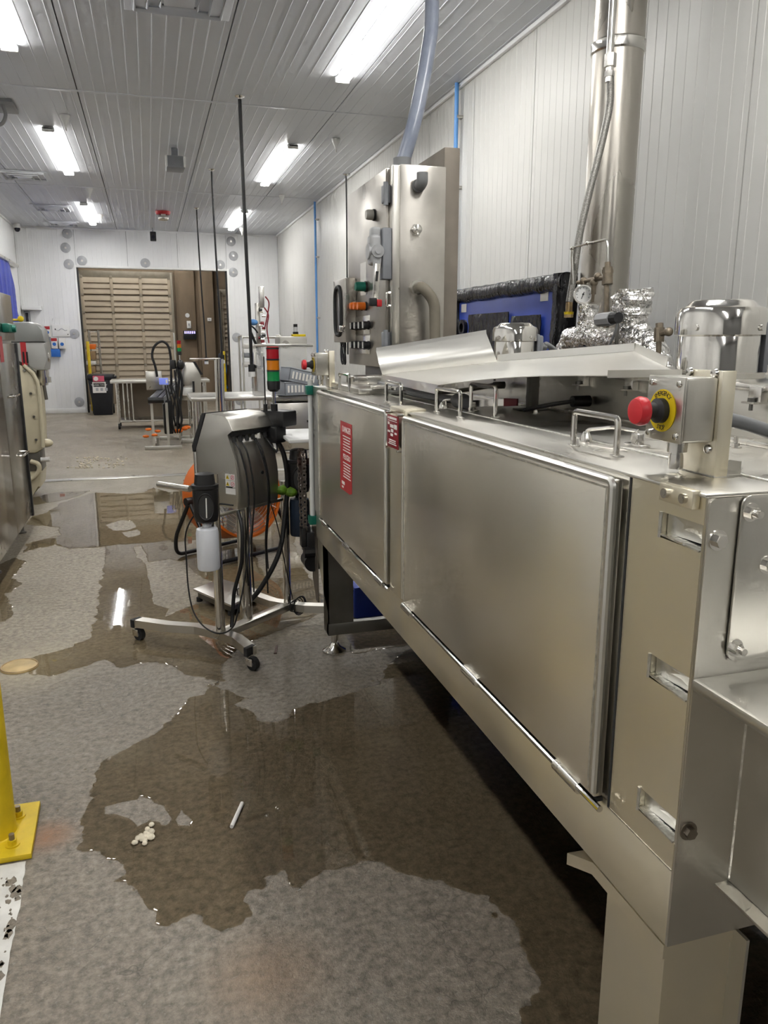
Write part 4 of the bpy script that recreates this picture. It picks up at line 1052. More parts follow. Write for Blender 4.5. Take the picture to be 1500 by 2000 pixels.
# solenoid / probe head
sv = root('probe_head', 'grey cable probe head beside the foil wrapped pipes', 'sensor', (2.1, 3.4, 1.55))
S_ = lambda u, v: atX(u, v, 2.08)
k0, k1 = S_(1170, 625), S_(1196, 622)
part(G().cyl(k0, k0+(k1-k0)*1.0, .032, n=8), 'head', 'pale_grey', sv)
part(G().cyl(k1, k1+(k1-k0)*.45, .026, n=10), 'connector', 'rubber', sv)
part(G().tube(spline([S_(1206, 628), S_(1203, 645), S_(1196, 662), S_(1190, 674)]), .006, 8), 'lead', 'grey_conduit', sv)
part(G().cyl((k1.x+.03, k1.y, 1.44), (k1.x+.03, k1.y, k1.z), .010, n=8), 'stem', 'steel_dark', sv)
# drain cock
dc = root('drain_valve', 'small tarnished brass drain valve against the wall beside the foil', 'valve', (2.1, 3.0, 1.45))
T_ = lambda u, v: atX(u, v, 2.10)
part(G().tube([T_(1286, 690), T_(1287, 660)], .012, 10).cyl(T_(1287, 668), T_(1288, 640), .022, n=10).cyl(T_(1288, 641), T_(1288, 631), .016, n=6).tube([T_(1288, 652), T_(1303, 648)], .014, 10).ball(T_(1306, 648), .019, u=12, v=8), 'valve', 'tan_fitting', dc)
tb_ = T_(1286, 690); part(G().cyl((tb_.x, tb_.y, 0), (tb_.x, tb_.y, tb_.z+.005), .011, n=8), 'drain_pipe', 'tan_fitting', dc)

# ================================================================ padded blue and black screen
pd = root('padded_screen', 'blue panel edged with glossy black padding leaning near the wall', 'screen', (2.36, 5.0, 0))
px0, py0, py1, pz1 = 2.30, 4.13, 5.85, 1.905
part(G().box(px0+.02, px0+.07, py0+.02, py1-.02, .04, pz1-.02, .01), 'panel', 'blue_sheet', pd)
def pad(x0, x1, y0, y1, z0, z1, axis):
    def f(u, v):
        a = 2*math.pi*u; c_, s_ = math.cos(a), math.sin(a); k_ = .7
        ex = math.copysign(abs(c_)**k_, c_); ez = math.copysign(abs(s_)**k_, s_)
        if axis == 'y':
            q = V((x0+(x1-x0)*(.5+.5*ex), y0+(y1-y0)*v, z0+(z1-z0)*(.5+.5*ez)))
        else:
            q = V((x0+(x1-x0)*(.5+.5*ex), y0+(y1-y0)*(.5+.5*ez), z0+(z1-z0)*v))
        w = noise.noise(q*9)*.010+noise.noise(q*30)*.004
        cx, cy_, cz_ = (x0+x1)/2, (y0+y1)/2, (z0+z1)/2
        o = V((q.x-cx, 0, q.z-cz_)) if axis == 'y' else V((q.x-cx, q.y-cy_, 0))
        return q+o.normalized()*w
    g = G(); g.grid(f, 24, 60, True)
    return part(g, 'edge_padding', 'black_film', pd, 40)
pad(px0-.02, px0+.10, py0, py1, pz1-.105, pz1, 'y')
pad(px0-.02, px0+.12, py0, py0+.125, 0.02, pz1-.005, 'z')
pad(px0-.02, px0+.10, py1-.10, py1, 0.02, pz1-.005, 'z')
for a, b, c_, d in ((916, 990, 615, 720), (1000, 1052, 618, 720)):
    p0 = atX(a, c_, px0); p1 = atX(b, d, px0); ya, yb_ = p1.y, p0.y; za, zb2 = min(p1.z, 1.38), p0.z
    def f(u, v, ya=ya, yb_=yb_, za=za, zb2=zb2):
        q = V((px0+.012, yb_+(ya-yb_)*u, za+(zb2-za)*v)); q.x -= .012*noise.noise(q*14)+.012; return q
    g = G(); g.grid(f, 16, 16); bmesh.ops.recalc_face_normals(g.bm, faces=g.bm.faces); bmesh.ops.solidify(g.bm, geom=list(g.bm.faces), thickness=.006)
    part(g, 'film_flap', 'black_film', pd, 60)
for u, v in ((1063, 578), (906, 602)):
    q = atX(u, v, px0+.018); part(G().box(px0+.0175, px0+.0195, q.y-.05, q.y+.05, q.z-.03, q.z+.03), 'paper_tag', 'print_white', pd)
q = atX(903, 640, px0+.0); part(G().lathe([(.06, 0), (.06, .03), (.035, .03), (.035, 0)], (px0+.02, q.y, q.z), (-1, 0, 0), 20), 'port_ring', 'black_film', pd)

# ================================================================ wall pipes
for u, v, m_, lb in ((892, 170, 7.115, 'thin blue air pipe on the right wall above the control cabinet'), (614, 400, 13.47, 'thin blue air pipe on the right wall further down the room')):
    t = root('air_pipe', lb, 'pipe', (2.80, m_, .1), group='blue air pipes on the right wall')
    part(G().cyl((2.80, m_, .2), (2.80, m_, ZC-.001), .019, n=12), 'pipe', 'blue_pipe', t)
    for z_ in (.9, 1.9, 2.9, 3.5): part(G().box(2.80, XR-.001, m_-.025, m_+.025, z_-.012, z_+.012, .002), 'pipe_clip', 'steel', t)
# ================================================================ mobile coding machine on a wheeled stand
def coder(label):
    t = root('coding_machine', label, 'machine', (.375, 3.806, 0), R(40), local=True)
    # housing: side profile (y, z) swept along x
    prof = [(.002, .700), (.278, .700), (.278, .985), (.262, 1.005), (.195, 1.165), (.080, 1.160), (.058, 1.152), (.040, 1.136), (.014, 1.089), (.053, 1.068), (.034, 1.02), (.014, .965), (.001, .90), (-.006, .84), (-.004, .77)]
    part(G().prism([(0, y, z) for y, z in prof], (.30, 0, 0), .0025), 'housing', 'steel', t)
    part(G().prism([(-.002, .196, 1.168), (-.002, .222, 1.166), (-.002, .305, .995), (-.002, .300, .965), (-.002, .278, .975), (-.002, .270, 1.0)], (.304, 0, 0), .003), 'front_gasket', 'rubber', t)
    part(G().box(0, .30, .279, .300, .70, .966, .004), 'front_door', 'steel', t)
    # connector bay
    bay = part(G().box(.012, .288, .030, .060, 1.058, 1.088, .004), 'connector_bay', 'black_plastic', t)
    for i in range(6):
        x = .03+.045*i
        part(G().cyl((x, .045, 1.075), (x, .036, 1.030), .012, n=10), 'plug', 'black_plastic' if i != 4 else 'steel_bright', bay)
    part(G().prism([(.08, .041, 1.040), (.20, .041, 1.040), (.20, .033, 1.012), (.08, .033, 1.012)], (0, -.001, 0)), 'connector_label', 'print_white', bay)
    # cables hanging from the bay down the back
    for x, dy, end in ((.03, -.035, .30), (.075, -.030, .25), (.17, -.04, .22), (.185, -.034, .35), (.255, -.03, .80)):
        pts_ = [(x, .036, 1.035), (x+.004, .0, .98), (x+.012, dy+.008, .86), (x+.016, dy+.004, .74)]
        if end < .7: pts_ += [(x+.018, dy+.02, .62), (x+.010, dy+.03, .48), (x+.0, dy+.015, end)]
        else: pts_ = [(x, .036, 1.035), (x+.006, -.005, .985), (x+.02, -.02, .955), (x+.035, -.012, .985), (x+.04, .01, 1.03)]
        part(G().tube(spline(pts_), .0042, 8), 'cable', 'cable', t)
    # stickers on the side
    for i in range(2):
        for j in range(2):
            y, z = .062-.034*i, .858-.034*j
            s_ = part(G().box(-.0012, -.0004, y-.0155, y+.0155, z-.0155, z+.0155), 'pictogram', 'print_white', t)
            if i == 0: part(G().prism([(-.0016, y-.012, z-.010), (-.0016, y+.012, z-.010), (-.0016, y, z+.011)], (-.0003, 0, 0)), 'triangle', 'yellow', s_); part(G().box(-.0024, -.002, y-.0015, y+.0015, z-.006, z+.004), 'mark', 'print_black', s_)
            else: part(G().tube([(-.0018, y+.010*math.cos(a), z+.010*math.sin(a)) for a in [k*math.pi/8 for k in range(16)]], .0014, 5, True), 'ring', 'print_pink', s_); part(G().tube([(-.0018, y-.007, z+.007), (-.0018, y+.007, z-.007)], .0012, 5), 'mark', 'print_pink', s_)
    part(G().box(-.0012, -.0004, .010, .078, .772, .802), 'serial_label', 'print_white', t)
    part(G().box(-.0016, -.0004, .030, .074, .804, .811), 'dark_label', 'print_black', t)
    part(G().cyl((.18, -.001, .862), (.18, -.009, .862), .009, n=14), 'lock', 'black_plastic', t)
    # base: two bowed legs and a cross bar
    def beam(pts_, w, z0, z1, nm='base_leg'):
        g = G(); L = []; Rr = []
        for i, p in enumerate(pts_):
            a = V(pts_[max(0, i-1)]); b = V(pts_[min(len(pts_)-1, i+1)]); d = (b-a).normalized(); n_ = V((-d.y, d.x))*w/2
            L.append((p[0]+n_.x, p[1]+n_.y)); Rr.append((p[0]-n_.x, p[1]-n_.y))
        for i in range(len(pts_)-1):
            q = [(*L[i], z0), (*L[i+1], z0), (*Rr[i+1], z0), (*Rr[i], z0)]
            g.prism(q, (0, 0, z1-z0))
        bmesh.ops.remove_doubles(g.bm, verts=g.bm.verts, dist=1e-5)
        return part(g, nm, 'steel', t)
    beam([(-.275, .50), (-.225, .30), (-.165, .16), (-.15, 0), (-.165, -.12), (-.23, -.27)], .055, .072, .112)
    beam([(.40, .40), (.37, .25), (.345, .10), (.36, 0), (.385, -.10), (.46, -.24)], .055, .072, .112)
    part(G().box(-.15, .36, -.03, .03, .074, .110, .003), 'cross_bar', 'steel', t)
    part(G().box(.0, .26, -.05, .19, .052, .060, .004), 'base_plate', 'pale_steel', t) if False else None
    for x, y in ((-.275, .49), (-.23, -.262), (.40, .39), (.46, -.232)):
        part(G().box(x-.03, x+.03, y-.012, y+.012, .070, .114, .003), 'leg_cap', 'rubber', t)
        c = part(G().cyl((x, y, .052), (x, y, .074), .013, n=12).box(x-.021, x-.017, y-.03, y+.012, .022, .060, .002).box(x+.017, x+.021, y-.03, y+.012, .022, .060, .002).box(x-.021, x+.021, y-.02, y+.012, .05, .058, .002), 'caster', 'steel_polish', t)
        part(G().cyl((x-.013, y-.018, .032), (x+.013, y-.018, .032), .032, n=22), 'wheel', 'rubber', c)
        part(G().cyl((x-.016, y-.018, .032), (x+.016, y-.018, .032), .012, n=14), 'hub', 'grey_plastic', c)
    # posts
    for x, z1, r in ((-.15, .90, .024), (.36, .79, .021)):
        part(G().cyl((x, .006, .11), (x, .006, z1), r, n=20), 'post', 'steel_polish', t)
    part(G().cyl((.06, .03, .11), (.06, .03, .70), .032, n=20), 'column', 'steel_polish', t)
    part(G().box(-.15, .36, .0, .02, .685, .70, .002), 'carrier_bar', 'steel', t)
    part(G().tube([(-.06, .27, .785), (-.06, .505, .785)], .017, 14), 'tube_arm', 'steel_bright', t)
    # bottle holders
    def holder(x, y, z, m, nm):
        h = part(G().lathe([(.030, -.185), (.052, -.175), (.058, -.15), (.060, -.02), (.064, -.015), (.064, 0), (.050, .002), (.044, .05), (.026, .056)], (x, y, z), n=24), 'bottle_holder', 'black_plastic', t)
        a0 = R(226); dr_ = V((math.cos(a0), math.sin(a0), 0)); tn = V((-math.sin(a0), math.cos(a0), 0)); ctr = V((x, y, z))
        def on(a, dz, rr_=.0612): return ctr+dr_*(rr_*math.cos(a))+tn*(rr_*math.sin(a))+V((0, 0, dz))
        g = G(); g.grid(lambda u, v: on((u-.5)*2*.62*math.sqrt(max(.02, 1-(2*v-1)**2)), -.035-.125*v), 10, 10); part(g, 'holder_window', 'gasket', h)
        part(G().tube([on(.62*math.sin(t), -.0975+.0625*math.cos(t), .062) for t in [k*math.pi/14 for k in range(28)]], .003, 6, True), 'window_rim', 'black_plastic', h)
        part(G().tube([on(.05, -.055, .064), on(.02, -.15, .064)], .003, 5), 'level_strip', 'print_white', h)
        b = part(G().lathe([(.0, -.415), (.050, -.415), (.054, -.405), (.054, -.235), (.050, -.215), (.022, -.205), (.022, -.185)], (x, y, z), n=28), nm, m, t)
        return h
    holder(-.205, .008, .858, 'bottle_white', 'solvent_bottle')
    holder(.415, -.050, .905, 'leaf_dark', 'ink_bottle')
    part(G().ball((.33, -.005, .745), .032, (1.2, 1, .8)).ball((.36, -.035, .735), .034, (1, 1.3, .8)), 'rag', 'glove_green', t)
    # printhead holder block and conduit
    part(G().box(.29, .40, -.06, .10, 1.085, 1.165, .008).box(.27, .35, -.03, .05, 1.0, 1.09, .012), 'printhead_cradle', 'black_plastic', t)
    part(G().tube(spline([(.31, .0, 1.01), (.335, -.02, .93), (.35, -.025, .80), (.33, -.02, .62), (.26, -.03, .42), (.16, .02, .24), (.06, .08, .13)]), .013, 10), 'umbilical', 'cable', t)
    # stack light
    st_ = part(G().cyl((.315, .02, 1.165), (.315, .02, 1.20), .018, n=14), 'stack_light_base', 'black_plastic', t)
    part(G().cyl((.315, .02, 1.20), (.315, .02, 1.275), .008, n=10), 'stack_light_pole', 'steel_polish', t)
    part(G().lathe([(.020, -.012), (.032, 0), (.034, .03), (.034, .042)], (.315, .02, 1.275), n=20), 'stack_light_foot', 'black_plastic', t)
    for i, m_ in enumerate(('green_lens', 'orange_lens', 'red_lens')):
        z = 1.317+i*.056
        part(G().cyl((.315, .02, z), (.315, .02, z+.048), .032, n=20), 'stack_light_lens', m_, t)
        part(G().cyl((.315, .02, z+.048), (.315, .02, z+.056), .0335, n=20), 'stack_light_collar', 'black_plastic', t)
    part(G().cyl((.315, .02, 1.485), (.315, .02, 1.49), .030, n=20), 'stack_light_cap', 'red', t)
    part(G().cyl((.275, .045, 1.165), (.275, .045, 1.44), .0035, n=8).cyl((.275, .045, 1.165), (.275, .045, 1.20), .010, n=10), 'aerial', 'black_plastic', t)
    # loose coil of cable on the rear post, long loop to the floor
    for i in range(5):
        a0 = i*.5
        part(G().tube([(.36+.03*math.sin(a0)+(.055+.008*i)*math.cos(2*math.pi*k/20)*.6, -.035-.006*i, .085+(.055+.010*i)*.55*math.sin(2*math.pi*k/20)+.01) for k in range(20)], .003, 6, True), 'cable_coil', 'cable', t)
    part(G().tube(spline([(-.06, -.03, .735), (-.12, .032, .744), (-.143, .137, .697), (-.162, .204, .588), (-.178, .194, .461), (-.19, .178, .307), (-.197, .142, .194), (-.2, .065, .13), (-.197, -.037, .118), (-.19, -.12, .168), (-.178, -.15, .262), (-.15, -.16, .365), (-.11, -.16, .515), (-.05, -.13, .635), (.02, -.06, .72)]), .004, 8), 'cable', 'cable', t)
    part(G().tube(spline([(-.02, -.02, .70), (-.04, -.06, .62), (-.05, -.065, .5), (-.05, -.05, .42), (-.08, -.03, .30), (-.09, -.02, .18), (-.11, -.03, .12)]), .010, 8), 'cable', 'cable', t)
    part(G().tube(spline([(.20, -.03, .72), (.24, -.05, .55), (.29, -.045, .35), (.345, -.045, .14)]), .003, 6), 'cable', 'cable', t)
    return t
coder('wheeled inkjet coding machine with sloped steel head and stack light, beside the oven')

# platform scale lying behind the stand
sl = root('platform_scale', 'low square steel platform scale on the wet floor behind the coding machine', 'scale', (.40, 4.62, 0))
c = [atZ(377, 1150, .075), atZ(432, 1130, .075), atZ(508, 1152, .075), atZ(452, 1182, .075)]
part(G().prism([(p.x, p.y, .062) for p in c], (0, 0, .014), .003), 'platter', 'pale_steel', sl)
cm = (c[0]+c[1]+c[2]+c[3])/4
part(G().prism([((p.x-cm.x)*.86+cm.x, (p.y-cm.y)*.86+cm.y, .022) for p in c], (0, 0, .040)), 'frame', 'steel_dark', sl)
for p in c:
    x, y = (p.x-cm.x)*.82+cm.x, (p.y-cm.y)*.82+cm.y; part(G().cyl((x, y, 0), (x, y, .024), .018, n=12), 'foot', 'rubber', sl)

# ================================================================ orange drum fan
fn = root('drum_fan', 'orange drum fan on a black tube frame behind the coding machine', 'fan', (.50, 5.55, 0))
FC = V((.50, 5.55, .44)); ax = V((.50, -.82, .22)).normalized(); fr_ = .315
g = G()
for r0, r1 in ((fr_, fr_-.012),):
    x, y = frame(ax); n = 48
    prf = [(r0-.015, -.16), (r0, -.12), (r0, .13), (r0+.012, .16), (r0-.004, .165), (r1, .13), (r1, -.12), (r1-.012, -.155)]
    rings = [[g.bm.verts.new(FC+ax*h+(x*math.cos(2*math.pi*k/n)+y*math.sin(2*math.pi*k/n))*r) for k in range(n)] for r, h in prf]
    for i in range(len(rings)):
        A, B = rings[i], rings[(i+1) % len(rings)]
        for k in range(n): g.bm.faces.new((A[k], A[(k+1) % n], B[(k+1) % n], B[k]))
part(g, 'shroud', 'orange', fn)
gr = None
for h in (.155, -.155):
    g = G()
    for rr_ in [.05+.024*i for i in range(11)]:
        g.tube([FC+ax*(h+.02*(1-(rr_/fr_)**2)*(1 if h > 0 else -1))+(x*math.cos(2*math.pi*k/40)+y*math.sin(2*math.pi*k/40))*rr_ for k in range(40)], .0028, 4, True)
    for k in range(12):
        a = 2*math.pi*k/12; d = x*math.cos(a)+y*math.sin(a); s_ = 1 if h > 0 else -1
        g.tube([FC+ax*(h+.02*s_)+d*.03, FC+ax*h+d*(fr_-.008)], .003, 4)
    part(g, 'guard', 'steel_bright', fn)
for k in range(4):
    a = 2*math.pi*k/4+.3
    def blade(u, v, a=a):
        an = a+(u-.5)*1.0; rr_ = .05+.235*v; d = x*math.cos(an)+y*math.sin(an); return FC+d*rr_+ax*((u-.5)*.11)
    g = G(); g.grid(blade, 6, 6); bmesh.ops.recalc_face_normals(g.bm, faces=g.bm.faces); bmesh.ops.solidify(g.bm, geom=list(g.bm.faces), thickness=.003)
    part(g, 'blade', 'steel', fn)
part(G().cyl(FC-ax*.12, FC+ax*.06, .075, n=20), 'motor', 'black_plastic', fn)
side = V((ax.y, -ax.x, 0)).normalized(); fwd = V((ax.x, ax.y, 0)).normalized()
for s_ in (-1, 1):
    pv = FC+side*s_*(fr_+.035)
    for q in (-1, 1):
        f_ = V((pv.x, pv.y, 0))+fwd*q*.20
        part(G().tube(rounded([pv, V((f_.x, f_.y, .15)), V((f_.x, f_.y, .022)), V((f_.x, f_.y, .022))-side*s_*.30], .06, 6), .014, 10), 'frame_tube', 'black_plastic', fn)
    part(G().cyl(pv-side*s_*.035, pv+side*s_*.03, .028, n=14), 'pivot_knob', 'black_plastic', fn)
for q in (-1, 1):
    b0 = V((FC.x, FC.y, .022))+fwd*q*.20; part(G().tube([b0-side*.26, b0+side*.26], .014, 10), 'frame_tube', 'black_plastic', fn)

# ================================================================ yellow bollard and floor marking
bl = root('bollard', 'yellow painted steel bollard bolted to the floor at the left edge', 'bollard', (-.60, 2.42, 0))
pc = [(-.432, 2.258), (-.442, 2.545), (-.735, 2.545), (-.735, 2.258)]
part(G().prism([(x, y, 0.001) for x, y in pc], (0, 0, .018), .002), 'base_plate', 'yellow_paint', bl)
part(G().lathe([(.072, .018), (.066, .022), (.0635, .03), (.0635, 1.02), (.05, 1.055), (0, 1.07)], (-.556, 2.40, 0), n=32), 'post', 'yellow_paint', bl)
for x, y in ((-.497, 2.470), (-.492, 2.318), (-.69, 2.49), (-.69, 2.31)):
    b_ = part(G().cyl((x, y, .019), (x, y, .023), .021, n=18), 'washer', 'yellow_paint', bl)
    part(G().cyl((x, y, .023), (x, y, .038), .014, n=6), 'nut', 'yellow_paint', b_)
    part(G().cyl((x, y, .038), (x, y, .056), .008, n=10), 'anchor_stud', 'steel_rust', b_)
wl_ = crinkle([V((-.447, 2.25, 0)), V((-.432, 1.9, 0)), V((-.422, 1.55, 0)), V((-.415, .6, 0)), V((-.66, .6, 0)), V((-.67, 1.6, 0)), V((-.69, 2.25, 0))], .006, .02)
single(G().prism([(p.x, p.y, .0006) for p in wl_], (0, 0, .0006)), 'floor_line', 'paint_line', 'worn white painted line on the floor in front of the bollard', 'floor marking')
# worn patches where the concrete shows through the paint
g = G()
for i in range(110):
    cx, cy = -.445-.16*rnd.random()**1.6, 1.62+.6*rnd.random(); r_ = .0025+.014*rnd.random()**3
    g.poly([(cx+r_*(.6+.8*rnd.random())*math.cos(k*math.pi/5), cy+1.6*r_*(.6+.8*rnd.random())*math.sin(k*math.pi/5), .0014) for k in range(10)])
part(g, 'worn_spots', 'concrete', bpy.data.objects['floor_line'], kind='stuff')
# round clean-out cover
dc_ = root('drain_cover', 'round tan clean-out cover set in the floor at the left edge', 'drain cover', (-.685, 3.79, 0))
part(G().lathe([(.085, .0005), (.085, .006), (.078, .008), (0, .0085)], (-.685, 3.79, 0), n=36), 'cover', 'drain_cover', dc_)
part(G().tube([(-.685+.080*math.cos(a), 3.79+.080*math.sin(a), .007) for a in [k*math.pi/18 for k in range(36)]], .004, 6, True), 'ring', 'brass', dc_)
# trench drain across the aisle
td = root('trench_drain', 'narrow slotted trench drain crossing the aisle floor', 'drain', (-.4, 9.15, 0))
part(G().box(-2.3, 1.9, 9.07, 9.23, .0006, .006, .002), 'rail', 'steel', td)
nn_ = 72
for i in range(nn_):
    x = -2.25+4.1*i/(nn_-1); part(G().box(x-.018, x+.018, 9.105, 9.195, .0058, .0072), 'slot', 'print_white' if False else 'pale_steel', td)
# floor litter
single(G().cyl((.158, 2.235, .008), (.205, 2.355, .008), .0065, n=8), 'paper_stick', 'print_white', 'slim white paper stick floating in the dark puddle', 'litter')
g = G()
for i in range(16):
    g.ball((-.105+rnd.gauss(0, .016), 2.262+rnd.gauss(0, .016), .006), .007+.005*rnd.random(), (1, 1.2, .7), 8, 6)
single(g, 'crumb_clump', 'debris', 'small clump of wet white crumbs in the near puddle', 'crumbs', kind='stuff')
single(G().prism([(.50+.0, 3.60, .001), (.515, 3.60, .001), (.535, 3.70, .001), (.528, 3.705, .001)], (0, 0, .004)), 'leaf_scrap', 'sprocket', 'thin brown scrap on the floor beside the oven leg', 'litter')
g = G()
for i in range(90):
    a = rnd.random(); g.ball((-1.05+.6*rnd.random()+.1*a, 9.9+1.0*rnd.random(), .006), .006+.012*rnd.random(), (1.2, 1, .6), 6, 4)
single(g, 'crumbs', 'debris', 'scattered pale dough crumbs on the floor beside the cream mixer', 'crumbs', kind='stuff')
# ================================================================ tall steel appliance at the left edge
xa = -1.0
ap = root('steel_cabinet', 'tall stainless steel appliance cut off by the left edge of the photo', 'cabinet', (-1.5, 5.6, 0))
part(G().box(-2.1, xa-.03, 4.3, 6.78, .12, 1.86, .01), 'body', 'steel', ap)
part(G().box(xa-.03, xa, 6.02, 6.76, .13, 1.50, .006), 'door', 'steel_mid', ap)
part(G().box(xa-.03, xa, 6.02, 6.76, 1.52, 1.86, .006), 'panel', 'steel_mid', ap)
part(G().box(xa-.03, xa, 5.16, 6.00, .13, 1.86, .006), 'door', 'steel_mid', ap)
part(G().box(xa-.03, xa, 4.32, 5.14, .13, 1.86, .006), 'door', 'steel_mid', ap)
part(G().box(xa-.028, xa+.012, 6.73, 6.775, .12, 1.50, .003), 'edge_seal', 'rubber', ap)
for z_, yy in ((1.12, 6.25), (.66, 6.42)):
    part(G().tube(rounded([(xa, yy-.02, z_), (xa+.03, yy-.02, z_), (xa+.03, yy+.25, z_), (xa, yy+.25, z_)], .015), .009, 8), 'handle', 'steel_polish', ap)
part(G().box(xa, xa+.05, 6.22, 6.52, 1.575, 1.64, .012).cyl((xa+.05, 6.35, 1.605), (xa+.075, 6.35, 1.605), .025, n=12), 'latch', 'green_plastic', ap)
part(G().box(xa, xa+.0015, 6.05, 6.18, 1.37, 1.55), 'red_label', 'red_sticker', ap)
for x, y in ((-1.08, 6.65), (-1.08, 5.5), (-1.08, 4.4), (-2.0, 6.65), (-2.0, 4.4)):
    part(G().cyl((x, y, .0), (x, y, .13), .022, n=14).lathe([(.04, 0), (.04, .012), (.02, .02)], (x, y, 0), n=14), 'foot', 'steel_dark', ap)

# ================================================================ cream planetary mixer
my = 8.25
mx = root('planetary_mixer', 'cream and grey floor mixer behind the steel appliance', 'mixer', (-1.25, my, 0))
Pm = lambda u, v: atY(u, v, my)
# column / arm guard silhouette traced on its own plane, given full depth
col_px = [(28, 700), (36, 706), (52, 716), (70, 728), (78, 745), (82, 780), (86, 830), (88, 872), (76, 880), (30, 880), (16, 880)]
cpts = [Pm(u, v) for u, v in col_px]
part(G().prism([(p.x, my-.20, p.z) for p in cpts], (0, .40, 0), .03), 'column', 'cream', mx)
edge = [Pm(u, v) for u, v in ((52, 712), (70, 727), (79, 745), (84, 785), (88, 840), (89, 868))]
part(G().tube([(p.x, my-.205, p.z) for p in edge], .018, 8), 'column_edge', 'cream', mx)
for u, v in ((54, 722), (66, 766), (72, 810), (76, 854)):
    p = Pm(u, v); part(G().cyl((p.x, my-.20, p.z), (p.x, my-.215, p.z), .012, n=10), 'bolt', 'steel_dark', mx)
hd_px = [(24, 668), (94, 668), (96, 700), (94, 722), (74, 722), (60, 714), (48, 702), (32, 692), (26, 700)]
part(G().prism([(p.x, my-.17, p.z) for p in [Pm(u, v) for u, v in hd_px]], (0, .36, 0), .02), 'head', 'mixer_grey_light', mx)
tp_px = [(22, 630), (62, 629), (78, 634), (88, 645), (93, 668), (24, 669)]
part(G().prism([(p.x, my-.19, p.z) for p in [Pm(u, v) for u, v in tp_px]], (0, .40, 0), .03), 'top_cover', 'mixer_grey', mx)
p0, p1 = Pm(45, 668), Pm(60, 712)
tg = part(G().box(p0.x, p1.x, my-.194, my-.1915, p1.z, p0.z), 'warning_tag', 'red_sticker', mx, label='red warning tag with dark lettering')
for i in range(2):
    part(G().box(p0.x+.012+.03*i, p0.x+.028+.03*i, my-.1955, my-.194, p1.z+.02, p0.z-.09), 'print_line', 'print_black', tg)
p = Pm(42, 623); part(G().ball((p.x, my-.05, p.z), .028).cyl((p.x-.09, my-.05, p.z-.01), (p.x, my-.05, p.z-.01), .010, n=8), 'lamp_knob', 'yellow', mx)
p = Pm(84, 732); part(G().cyl((p.x, my, p.z+.06), (p.x, my, p.z-.02), .055, n=20).cyl((p.x, my, p.z-.02), (p.x, my, p.z-.075), .07, n=20).cyl((p.x, my, p.z-.075), (p.x, my, p.z-.10), .04, n=16), 'planet_hub', 'steel_bright', mx)
part(G().cyl((p.x, my, p.z-.10), (p.x+.01, my, p.z-.24), .016, n=10), 'agitator_shaft', 'steel_dark', mx)
p = Pm(94, 697); part(G().ball((p.x, my-.05, p.z), .035, (.7, 1, 1.4)), 'lock_lever', 'steel_polish', mx)
a, b = Pm(48, 882), Pm(86, 906)
part(G().box(a.x-.10, b.x, my-.14, my+.16, b.z-.05, a.z+.02, .01), 'ribbed_base', 'steel_dark', mx)
p = Pm(90, 864); part(G().ball((p.x, my-.05, p.z), .06, (1.2, 1, .7)), 'bowl_clamp', 'cream', mx)
bp = [Pm(u, v) for u, v in ((40, 918), (86, 915), (84, 945), (66, 958), (60, 978), (44, 978))]
part(G().prism([(q.x, my-.20, max(q.z, .0)) for q in bp], (0, .42, 0), .02), 'foot_casting', 'cream', mx)
part(G().tube(spline([Pm(66, 895)+V((0, -.2, 0)), Pm(80, 900)+V((0, -.22, 0)), Pm(82, 912)+V((0, -.22, 0)), Pm(72, 925)+V((0, -.22, 0)), Pm(52, 936)+V((0, -.22, 0))]), .022, 10), 'drain_hose', 'cream', mx)
p = Pm(92, 893); part(G().cyl((p.x-.04, my-.15, p.z), (p.x+.04, my-.15, p.z), .022, n=12), 'tap', 'white_plastic', mx)
p = Pm(57, 976); part(G().cyl((p.x-.02, my-.21, .035), (p.x+.02, my-.21, .035), .034, n=16), 'wheel', 'rubber', mx)

# ================================================================ on the left wall and far wall, left of the opening
g = G()
ct = [atX(0, 505, -2.40), atX(18, 514, -2.40), atX(30, 560, -2.40), atX(44, 620, -2.40), atX(0, 640, -2.40)]
ya0 = 13.0
def cur(u, v):
    ztop = 2.93; yb = 16.5+ .9*v
    yy = ya0+(yb-ya0)*u; return V((-2.40+.03*math.sin(yy*14)*(.3+.7*v), yy, ztop-2.6*v*.62))
g.grid(cur, 60, 14); bmesh.ops.recalc_face_normals(g.bm, faces=g.bm.faces); bmesh.ops.solidify(g.bm, geom=list(g.bm.faces), thickness=.004)
bc = root('blue_curtain', 'bright blue plastic curtain hanging from a rail on the left wall', 'curtain', (-2.40, 15.0, 1.3))
part(g, 'sheet', 'blue_curtain', bc, 60)
part(G().box(-2.46, -2.36, 12.9, 17.35, 2.93, 2.985, .006), 'rail', 'steel', bc)
ws = root('wall_hatch', 'small dark wall hatch under a pale hood on the far wall', 'hatch', (-2.2, YF-.05, 1.9))
p0, p1 = atY(44, 600, YF), atY(82, 606, YF)
part(G().box(p0.x, p1.x, YF-.16, YF-.004, p1.z, p0.z+.02, .006), 'hood', 'wall_white', ws)
p0, p1 = atY(46, 606, YF), atY(62, 640, YF)
part(G().box(p0.x, p1.x, YF-.03, YF-.004, p1.z-.3, p0.z-.02, .004), 'frame', 'grey_plastic', ws)
part(G().box(p0.x+.03, p1.x-.04, YF-.036, YF-.03, p1.z-.27, p0.z-.05, .002), 'pane', 'lens_glass', ws)
